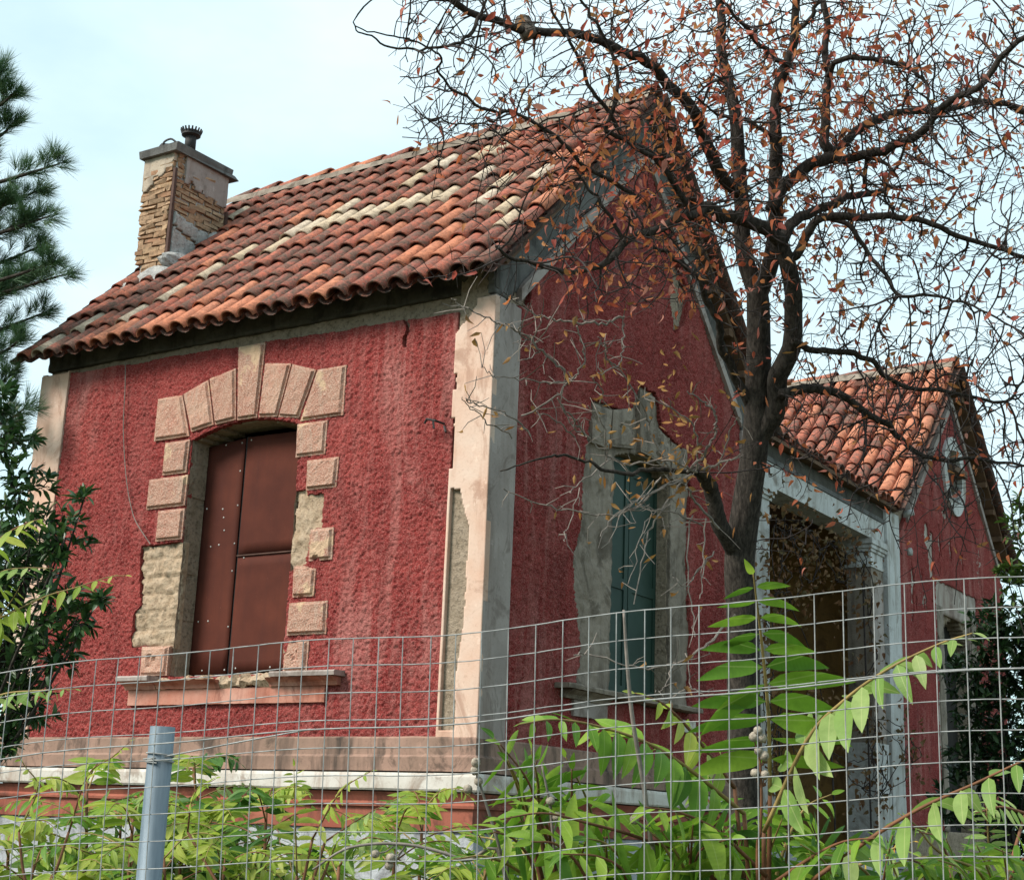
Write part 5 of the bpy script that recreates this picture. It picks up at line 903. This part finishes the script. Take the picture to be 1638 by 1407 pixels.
for (P, v) in sp_+[(nodes[q], np.array(nodes[q])-np.array(nodes[p_])) for q, p_ in tips]:
    a, b, z = persp(P)
    dens = (.30 if a < 1150 else .34)+.52*math.exp(-((a-1020)/170)**2-((b-300)/170)**2)+.35*math.exp(-((a-1080)/110)**2-((b-660)/90)**2)+.22*math.exp(-((a-1250)/260)**2-((b-90)/140)**2)
    if a < 780: dens *= .35
    if a > 1350 and b > 380: dens *= .5
    for r_ in range(2):
        if rng.random() < dens*.66:
            d = np.array([0, 0, -1])*rng.uniform(.1, 1)+rv()*.8
            items.append((np.array(P)+rng.normal(0, .012, 3), d, rv()+np.array([0, 0, .5]), rng.uniform(.042, .082)))
print('AUT leaves', len(items))
scatter(items, lm, AUT_I, at, 'leaf', 'leaves')
# dry twigs in front of the gable window (old broken limb)
for q, l in enumerate(DRY):
    a = np.array(l); P, R = smoothline(a[:, :3], a[:, 3], 5)
    P = P+rng.normal(0, .006, P.shape); MB().tube(P, R*.9, 5).obj('dry_twig', PALETWIG, at)
dsp = MB(); ditems = []
for l in DRY:
    a = np.array(l)[:, :3]
    for k in range(len(a)-1):
        for r_ in range(2):
            p = a[k]+(a[k+1]-a[k])*rng.random(); v = rv(); v[1] *= .6; L_ = rng.uniform(.06, .22)
            dsp.tube([p, p+v*L_*.5+rng.normal(0, .012, 3), p+v*L_], [.0035, .003, .002], 3, False)
            if rng.random() < .33: ditems.append((p+v*L_, np.array([0, 0, -1])+rv(), rv(), rng.uniform(.04, .08)))
dsp.obj('dry_twiglets', PALETWIG, at, False, kind='stuff')
for c_ in range(150):
    p = np.array(DRY[16][0][:3])+rng.normal(0, 1, 3)*np.array([.25, .25, .3])+np.array([-.18, -.1, .25]); ditems.append((p, rv()+np.array([0, 0, -.5]), rv(), rng.uniform(.04, .075)))
DRYL = [(0, (.30, .12, .03)), (.5, (.36, .20, .06)), (1, (.22, .12, .05))]
DL_I = m_leaf('dry_leaf_mass', DRYL, .3, True, .7)
scatter(ditems, [leaf_mesh('leaf', DL_I, .5, .6, .7, 3, .6), leaf_mesh('leaf', DL_I, .45, .8, -.6, 3, -.6)], DL_I, at, 'dry_leaf', 'dry_leaves', 0)

# gnarled stub on the limb
Z = np.array([0, 0, 1.])
bp = np.array([2.135, -2.96, 6.20])
P = [bp+np.array([.05, .02, -.03]), bp+np.array([.02, .01, .03]), bp+np.array([0, 0, .075]), bp+np.array([-.012, 0, .105])]
V, Fc = tube(smoothline(P, per=4), np.interp(np.linspace(0, 3, 13), [0, 1, 2, 2.6, 3], [.05, .053, .05, .03, .012]), 10)
V = V+.006*np.random.default_rng(4).normal(0, 1, V.shape); obj('branch_stub', V, Fc, m_simple('stub_wood', (.16, .13, .11), .95, 0, .4, 40, .8), at, True)

# ================================================================== ailanthus
GREEN = [(0, (.07, .17, .014)), (.4, (.13, .27, .022)), (.75, (.20, .34, .03)), (1, (.29, .40, .045))]
PALE = [(0, (.16, .28, .05)), (.5, (.24, .36, .09)), (1, (.36, .44, .16))]
YELL = [(0, (.22, .33, .035)), (.5, (.34, .42, .05)), (1, (.44, .46, .10))]
ORNG = [(0, (.55, .22, .05)), (.5, (.60, .36, .06)), (1, (.50, .42, .06))]
DEEP = [(0, (.035, .10, .018)), (.5, (.06, .15, .02)), (1, (.10, .21, .03))]
LEAFM = [m_leaf('ailanthus_green', GREEN, .45, spec=.35, rib=(.30, .40, .10)), m_leaf('ailanthus_pale', PALE, .45, rib=(.45, .5, .2)), m_leaf('ailanthus_yellow', YELL, .5, rib=(.5, .52, .2)), m_leaf('ailanthus_orange', ORNG, .4), m_leaf('ailanthus_deep', DEEP, .35, rib=(.16, .26, .08))]
LFM = [[leaf_mesh('leaflet', m, .35, .22, c_, 6, t_) for c_, t_ in ((.16, .1), (.32, -.25), (.05, .3))] for m in LEAFM]
LFN = [[leaf_mesh('leaflet', m, .29, .22, c_, 5, t_) for c_, t_ in ((.16, .1), (.32, -.25), (.05, .3))] for m in LEAFM]
LFB = [[[leaf_mesh('leaflet', m, .25, .22, c_, 6, 0, sg*bn) for c_, bn in ((.12, .30), (.2, .45), (.05, .2))] for sg in (-1, 1)] for m in LEAFM]
STEMM = m_simple('ailanthus_stem', (.16, .07, .035), .7, 0, .3, 15); STEMG = m_simple('ailanthus_rachis', (.24, .17, .06), .7, 0, .35, 15)
def frond(parent, pts, n, ln, face, droop, tone, stem=.004, narrow=False):
    P, R = smoothline(pts, [stem*(1-.75*k/(len(pts)-1)) for k in range(len(pts))], 6)
    fo = MB().tube(P, R, 5).obj('frond', STEMM if rng.random() < .4 else STEMG, parent, True)
    seg = np.concatenate([[0], np.cumsum(np.linalg.norm(np.diff(P, axis=0), axis=1))]); T = seg[-1]
    at_ = lambda s: np.array([np.interp(s, seg, P[:, c_]) for c_ in range(3)])
    for k in range(n+1):
        t = .16+.84*(k/n)**.92; p = at_(t*T); tg = at_(min(T, t*T+.01))-at_(max(0, t*T-.01)); tg /= np.linalg.norm(tg)+1e-9
        toc = CAM-p; toc /= np.linalg.norm(toc)
        N = (1-face)*Z+face*(toc*.85+Z*.25); N = N-tg*(N@tg); N /= np.linalg.norm(N)+1e-9
        S = np.cross(tg, N); size = ln*(.62+.45*math.sin(math.pi*min(1, .25+.6*t)))*(1 if t < .45 else 1-.62*(t-.45)/.55)*rng.uniform(.9, 1.08)
        for s in ((-1, 1) if k < n else (0,)):
            if rng.random() < .04: continue
            fwd = .25+.75*max(0, t-.6)+rng.normal(0, .10)
            d = S*s*1.0+tg*(fwd if s else 1)-Z*(droop*rng.uniform(.6, 1.35))*(1 if s else .4)+rng.normal(0, .13, 3)
            nn_ = N+S*s*(-.15)+rng.normal(0, .30, 3)
            ms_ = LFN[tone] if narrow else LFM[tone]
            if face > .55 and s:
                x_, _, _ = basis(d, nn_); dnv = -tg if tg[2] > .3 else -Z
                ms_ = LFB[tone][1 if x_@dnv > 0 else 0]
            o = add('leaflet', ms_[rng.integers(3)], fo)
            o.matrix_basis = mat4(p+S*s*.003, d, nn_, size*rng.uniform(.88, 1.1))
    return fo
PL = {}
info = {'A': ((5.35, -6.45), 'tall ailanthus shoot with large arching fronds before the tree trunk'), 'B': ((6.05, -6.2), 'ailanthus with drooping frond at the bottom right corner behind the wire mesh'),
        'C': ((4.95, -6.7), 'broad leaved ailanthus low in the centre below the house corner'), 'G': ((2.0, -7.0), 'ailanthus shoots reaching in from the left edge past the dark shrub'),
        'D': ((2.2, -5.6), 'pale tipped ailanthus left of the steel post'), 'E': ((3.0, -5.2), 'upright yellow green ailanthus right of the steel post')}
for k_, (xy, lb) in info.items():
    PL[k_] = empty('ailanthus_plant', (xy[0], xy[1], 0), lb, 'plant', 'ailanthus saplings behind the fence')
ends = {}
for (pl, pts, n, ln, face, droop, tone) in FRONDS:
    frond(PL[pl], pts, n, ln, face, droop, tone, .0055 if pl in 'ABC' else .004); ends.setdefault(pl, []).append(np.array(pts[0]))
for k_, es in ends.items():
    es = np.array(es); xy = info[k_][0]; top = es[es[:, 2].argmax()]; base = np.array([xy[0], xy[1], 0]); mid = np.array([*es[:, :2].mean(0), es[:, 2].min()-.25])
    P, R = smoothline([base, base*.5+mid*.5+rng.normal(0, .03, 3), mid], [.014, .012, .010], 6); MB().tube(P, R, 7).obj('stem', STEMM, PL[k_], True)
    for e in es:
        P, R = smoothline([mid-Z*.1*rng.random(), mid*.4+e*.6+np.array([0, 0, -.05]), e], [.008, .006, .005], 5); MB().tube(P, R, 6).obj('stem', STEMM, PL[k_], True)
# seedlings: stem with fronds arching out on all sides
def seedling(x, y, h, nf, fl, ln, label, tones):
    r_ = empty('ailanthus_plant', (x, y, 0), label, 'plant', 'ailanthus saplings behind the fence')
    lean = rng.normal(0, .05, 2); tip = np.array([x+lean[0]*h, y+lean[1]*h, h])
    P, R = smoothline([(x, y, -.02), (x+lean[0]*h*.4+.02, y+lean[1]*h*.4, h*.5), tip], [.014, .011, .006], 8); MB().tube(P, R, 6).obj('stem', STEMM, r_, True)
    for k in range(nf):
        u = 1-.34*(k/nf)**.9; b_ = np.array([np.interp(u*h, P[:, 2], P[:, c_]) for c_ in range(3)]); a = k*2.4+rng.normal(0, .35)
        l_ = fl*(.5+.6*(1-u)/.15 if u > .85 else 1.0)*rng.uniform(.85, 1.15); el = (1.0 if u > .93 else .5)*rng.uniform(.6, 1.2)
        dx = np.array([math.cos(a), math.sin(a), 0])
        pts = [b_, b_+dx*l_*.35+Z*l_*.35*el, b_+dx*l_*.72+Z*l_*.42*el, b_+dx*l_+Z*l_*(.36*el-.10)]
        tone = tones[rng.integers(len(tones))]
        if u > .94: tone = 2 if rng.random() < .6 else tone
        frond(r_, pts, 8+int(rng.integers(3)), ln*rng.uniform(.85, 1.15), .3, .2, tone, .004, True)
    return r_
SEEDL = [(1.55, -5.0, 1.86, 'sapling nearest the left edge, under the dark shrub'), (1.95, -5.25, 1.74, 'sapling second from the left edge, below the corner pilaster'), (2.25, -4.75, 1.86, 'leafy sapling just left of the steel post top'), (2.45, -5.35, 1.62, 'low leafy sapling behind the foot of the steel post'),
         (2.75, -4.7, 1.80, 'sapling below the left end of the window sill'), (2.95, -5.2, 1.66, 'sapling right of the steel post below the boarded window'), (3.25, -4.6, 1.66, 'low sapling below the right end of the window sill'), (1.75, -4.3, 1.95, 'taller sapling at the left wall base behind the others'),
         (3.6, -4.9, 1.52, 'low sapling before the grey plinth left of the corner'), (3.95, -5.0, 1.47, 'short sapling below the corner pilaster'), (2.5, -4.1, 1.85, 'sapling against the white ledge under the boarded window')]
SEEDL += [(1.35, -4.7, 1.72, 'low sapling under the dark shrub at the left edge'), (2.0, -4.6, 1.70, 'bushy sapling below the left end of the window sill, left of the post'), (2.62, -5.0, 1.58, 'bushy low sapling directly right of the post foot'), (2.15, -5.65, 1.50, 'lowest sapling at the bottom left corner'), (3.05, -4.9, 1.55, 'bushy low sapling under the middle of the boarded window'), (1.75, -5.6, 1.52, 'low dark sapling in the bottom left corner'), (2.85, -5.55, 1.45, 'lowest sapling right of the post at the bottom edge')]
SEEDL += [(1.55, -5.45, 1.62, 'sapling filling the bottom left corner below the shrub'), (1.95, -5.0, 1.60, 'sapling between the left edge and the post, half hidden by others'), (2.3, -5.2, 1.60, 'sapling just left of the foot of the post'), (2.75, -5.15, 1.58, 'dense sapling just right of the post'), (1.7, -4.75, 1.70, 'sapling against the plinth at the left end of the house'), (3.4, -5.3, 1.56, 'small sapling low beside the bent pale stalk')]
for q, (x, y, h, lb) in enumerate(SEEDL):
    h -= .19 if x > 2.6 else .15 if x > 2.1 else .10
    seedling(x, y, h, 16, .44, .132, 'green ailanthus '+lb, [0, 4, 0, 2, 1])

# ================================================================== seed stalks
def ball(r_):
    V = []; n = 7
    for i in range(n+1):
        for j in range(12):
            a = math.pi*i/n; b_ = math.pi*j/6; q = r_*(1+.16*((i+j) % 2)); V.append((q*math.sin(a)*math.cos(b_), q*math.sin(a)*math.sin(b_), q*math.cos(a)))
    return mesh('seed_head', V, [(i*12+j, (i+1)*12+j, (i+1)*12+(j+1) % 12, i*12+(j+1) % 12) for i in range(n) for j in range(12)], m_simple('seed_ball', (.40, .34, .27), .95, 0, .35, 120, .8), True)
bmesh_ = ball(.0098)
SL = ['thin dry stalk with four seed balls before the house corner', 'dry stalk with seed balls rising among the broad leaves', 'tall bare dry stalk before the green shutters', 'bent pale stalk with seed balls low before the plinth', 'dry stalk with a cluster of grey seed balls before the tree trunk']
for q, st in enumerate(STALK):
    r_ = empty('seed_stalk', (st[-1][0], st[-1][1], 0), SL[q], 'dry stalk', 'dry stalks with seed balls')
    st2 = list(st)+[(st[-1][0]+.02, st[-1][1]+.02, .6), (st[-1][0], st[-1][1], -.02)]
    P, R = smoothline(st2, [.0022, .003, .0036]+[.004]*(len(st2)-3), 6); MB().tube(P, R*(1.35 if q == 2 else 1), 5).obj('stem', PALETWIG if q != 4 else STEMM, r_, True)
    for b_ in SEED[{0: 0, 1: 1, 2: 2, 3: 3, 4: 4}[q]]:
        o = add('seed_head', bmesh_, r_); o.location = b_; o.rotation_euler = rng.uniform(0, 3, 3); s = rng.uniform(.85, 1.1); o.scale = (s, s, s)
        i = np.linalg.norm(P-np.array(b_), axis=1).argmin(); i = min(i+2, len(P)-1)
        MB().tube([b_, (np.array(b_)+P[i])/2+np.array([0, 0, -.006]), P[i]], .0016, 4).obj('stalklet', PALETWIG if q != 4 else STEMM, r_)

# ================================================================== shrubs
def shrub(name, blobs_, base, per, ls, stops, label, cat, w=.3, seed=1, spec=.4, stem=.02):
    r_ = empty(name, (base[0], base[1], 0), label, cat)
    mo = m_leaf(name+'_leaf', stops, .2, False, .4, spec=spec); mi = m_leaf(name+'_leaf_mass', stops, .2, True, .4, spec=spec)
    lms = [leaf_mesh('leaf', mo, w, .3, .15, 4, .2), leaf_mesh('leaf', mo, w*1.1, .2, .3, 4, -.2)]
    it = []; tg_ = MB(); b0 = np.array([base[0], base[1], 0.])
    P, R = smoothline([b0-Z*.05, b0*.6+np.array(blobs_[0][:3])*.4*1.0+rng.normal(0, .05, 3), np.mean([b[:3] for b in blobs_], 0)], [stem*1.6, stem*1.2, stem], 8); MB().tube(P, R, 7).obj('trunk', BARK, r_, True)
    c0 = P[-1]
    for b in blobs_:
        c = np.array(b[:3]); rr = b[3]
        Pb, Rb = smoothline([P[len(P)//2], (P[len(P)//2]+c)/2+rng.normal(0, .04, 3), c], [stem*.7, stem*.5, stem*.25], 4); MB().tube(Pb, Rb, 5).obj('branch', BARK, r_, True)
        for k in range(int(per*(rr/.2)**2)+3):
            e = c+rv()*rr*rng.random()**.4*np.array([1, 1, 1]); v = (e-c)/(np.linalg.norm(e-c)+1e-6)*.7+Z*.6+rv()*.4; v /= np.linalg.norm(v); L_ = rr*rng.uniform(.25, .6)
            tg_.tube([e-v*L_, e-v*L_*.4+rng.normal(0, .01, 3), e], [.004, .003, .002], 3, False)
            for q in range(9):
                p = e-v*L_*rng.random()*.9; d = v*.7+rv()*.9
                it.append((p, d, Z+rv()*.7, ls*rng.uniform(.7, 1.2)))
    tg_.obj('twigs', TWIG, r_, kind='stuff'); print(name, len(it))
    scatter(it, lms, mi, r_, 'leaf', 'leaves')
    return r_
shrub('bay_shrub', BAY, (BAY[13][0]-.2, BAY[13][1]+.2), 26, .085, [(0, (.018, .05, .014)), (.6, (.035, .085, .024)), (1, (.08, .15, .04))], 'dark glossy leaved shrub covering the left end of the house', 'shrub', .33)
shrub('dark_shrub', RSHRUB, (RSHRUB[6][0], RSHRUB[6][1]), 15, .12, [(0, (.010, .028, .008)), (.6, (.02, .05, .014)), (1, (.05, .10, .03))], 'dark green shrub before the doorway of the far gable', 'shrub', .34)
shrub('young_tree', RTREE, (RTREE[4][0]+.3, RTREE[4][1]), 12, .10, [(0, (.05, .10, .02)), (.6, (.09, .16, .03)), (1, (.16, .22, .05))], 'light green young tree at the right edge beyond the far gable', 'tree', .36)

# porch vine
vr = empty('dry_vine', (VINE[17][0]+.1, VINE[17][1], 0), 'brown dry climbing vine tangled over the porch beam and pier', 'vine')
vs_ = MB(); vi = []
for q in range(len(VINE)):
    a = np.array(VINE[q]); near = sorted(range(len(VINE)), key=lambda k: np.linalg.norm(np.array(VINE[k])-a))[1:4]
    for k in near:
        b = np.array(VINE[k]); m_ = (a+b)/2+np.array([rng.uniform(0, .12), *rng.normal(0, .10, 2)]); P = smoothline([a, m_, b], per=5); vs_.tube(P+rng.normal(0, .01, P.shape), .006, 4, False)
    for k in range(42):
        p = a+rng.normal(0, 1, 3)*np.array([.07, .26, .22]); p[0] = max(p[0], .05); vi.append((p, rv()+np.array([0, 0, -.7]), rv()+np.array([.5, 0, .3]), rng.uniform(.05, .10)))
for k in (13, 17, 28): vs_.tube(smoothline([(VINE[k][0], VINE[k][1], -.05), (VINE[k][0]+.08, VINE[k][1]-.1, 1.2), VINE[k]], per=6), .012, 5, False)
vs_.obj('stems', TWIG, vr, kind='stuff')
VST = [(0, (.16, .07, .035)), (.5, (.22, .12, .05)), (1, (.11, .09, .04))]
VO = m_leaf('vine_leaf', VST, .3, False, .7); VI = m_leaf('vine_leaf_mass', VST, .3, True, .7)
scatter(vi, [leaf_mesh('leaf', VO, .7, .4, .4, 3, .4), leaf_mesh('leaf', VO, .6, .6, .7, 3, -.5)], VI, vr, 'leaf', 'leaves')

# ================================================================== pine
pr_ = empty('pine_tree', (PINE[0][0][0]-1.0, PINE[0][0][1]-.3, 0), 'pine tree with long needle tufts at the left edge', 'tree')
pb = np.array([PINE[0][0][0]-.7, PINE[0][0][1]-.3, 0]); P, R = smoothline([pb-Z*.1, pb+np.array([.1, 0, 4]), pb+np.array([.05, .1, 8]), pb+np.array([.3, 0, 11])], [.26, .2, .13, .04], 8); MB().tube(P, R, 12).obj('trunk', BARK, pr_, True)
PND = m_leaf('pine_needles', [(0, (.045, .105, .05)), (.5, (.07, .145, .065)), (1, (.11, .19, .08))], .15, False, .5)
def tuft(n=46, L_=1.):
    V = []; Fc = []
    for k in range(n):
        y = rng.random()*.5; a = rng.random()*6.283; op = rng.uniform(.25, .85); d = np.array([math.cos(a)*math.sin(op), math.cos(op), math.sin(a)*math.sin(op)]); s = np.cross(d, rv()); s /= np.linalg.norm(s); b_ = np.array([0, y, 0]); l_ = L_*rng.uniform(.6, 1.05)
        m_ = b_+d*l_*.55+np.array([0, .02, 0]); e = b_+d*l_+np.array([0, .06, 0]); i = len(V); V += [b_-s*.009, b_+s*.009, m_+s*.009, m_-s*.009, e]; Fc += [(i, i+1, i+2, i+3), (i+3, i+2, i+4)]
    return mesh('needle_tuft', V, Fc, PND)
tms = [tuft() for _ in range(4)]
for q, l in enumerate(PINE):
    a = np.array(l); P = smoothline(a, per=6); root = np.array([np.interp(a[0][2], [0, 11], [pb[0], pb[0]+.3]), pb[1], a[0][2]-.2]); P = np.vstack([root, P]); MB().tube(P, np.linspace(.035, .008, len(P)), 6).obj('branch', BARK, pr_, True)
    for k in range(34):
        t = len(P)*(.35+.65*rng.random()); i = int(min(t, len(P)-2)); p = P[i]; tg = P[i+1]-P[i]; tg /= np.linalg.norm(tg)
        v = tg+rv()*.75+Z*.35; v /= np.linalg.norm(v); L_ = rng.uniform(.05, .26); e = p+v*L_
        o = add('needle_tuft', tms[rng.integers(4)], pr_); o.matrix_basis = mat4(p+v*L_*.4, v, rv(), rng.uniform(.15, .21))
    o = add('needle_tuft', tms[0], pr_); o.matrix_basis = mat4(P[-1], P[-1]-P[-2], Z, .2)
# ================================================================== wire mesh fence
FA = np.array([4.144, -7.646, 1.886]); FB = np.array([5.925, -7.142, 2.047])
fd = FB-FA; FLn = np.linalg.norm(fd); fd /= FLn
fnorm = np.cross([fd[0], fd[1], 0], Z); fnorm /= np.linalg.norm(fnorm)           # towards the camera
up = Z*math.cos(.05)+fnorm*.05
fence = empty('mesh_fence', (FA[0], FA[1], 0), 'galvanised welded wire mesh fence with steel post in the foreground', 'fence')
CELL = .05; s0, s1 = -.75, FLn+.65
sag = lambda s: .006*math.sin(s*5.1)+.004*math.sin(s*11+1)
def fp(s, d): return FA+fd*s-up*d+fnorm*(.008*math.sin(s*3.3+d*2)+.005*math.sin(d*5+s))+Z*sag(s)
nr = 34
for r_ in range(nr):
    d = r_*CELL+(.0 if r_ else 0)
    P = [fp(s, d)+Z*rng.normal(0, .00025) for s in np.arange(s0, s1+.01, CELL/2)]
    MB().tube(P, .00105 if r_ else .0012, 5).obj('horizontal_wire', WIRE, fence)
n = int((s1-s0)/CELL)
for k in range(n+1):
    s = s0+k*CELL; off = rng.normal(0, .0014); P = [fp(s+off, d)+fnorm*.002 for d in np.linspace(0, (nr-1)*CELL, 24)]
    MB().tube(P, .00105, 5).obj('vertical_wire', WIRE, fence)
# tension wire
P = [fp(s, .168-.006*s)+fnorm*.004+Z*(.012*(s-.9)*.5) for s in np.arange(s0, s1, .08)]
MB().tube(P, .0015, 6).obj('tension_wire', WIRE, fence)
pt = np.array([4.377, -7.498, 1.783]); pbm = np.array([4.352, -7.47, 1.491]); dn = (pbm-pt)/np.linalg.norm(pbm-pt); dn = dn*.35+np.array([0, 0, -1])*.65; dn /= -dn[2]
ptc = pt+fnorm*.005
V = []; n = 28
bt = ptc+dn*(ptc[2]+.05)
for (c, r_) in ((bt, .0245), (ptc, .0245), (ptc, .0215), (ptc+dn*.1, .0215)):
    for k in range(n): a = 2*math.pi*k/n; V.append((c[0]+r_*math.cos(a), c[1]+r_*math.sin(a), c[2]))
me = mesh('post', V, [(q*n+k, q*n+(k+1) % n, (q+1)*n+(k+1) % n, (q+1)*n+k) for q in range(3) for k in range(n)], GALV); me.polygons.foreach_set('use_smooth', [i < n or i >= 2*n for i in range(3*n)])
post = add('post', me, fence)
# wire tie round the post
tp = []; c = ptc+dn*.062
for k in range(70):
    a = k*.35; tp.append(c+np.array([.027*math.cos(a), .027*math.sin(a), .004*math.sin(a*.37)-.0003*k+.01]))
MB().tube(tp, .0014, 5).obj('wire_tie', WIRE, post)
e1 = c+fd*.03; e2 = fp(.62, .165)
MB().tube(smoothline([e1-fd*.055+fnorm*.02, e1-fd*.03+fnorm*.026, c+fnorm*.028, e1+fnorm*.015+Z*.004, (e1+e2)/2+Z*.004, e2], per=6), .0016, 5).obj('wire_tie', WIRE, post)
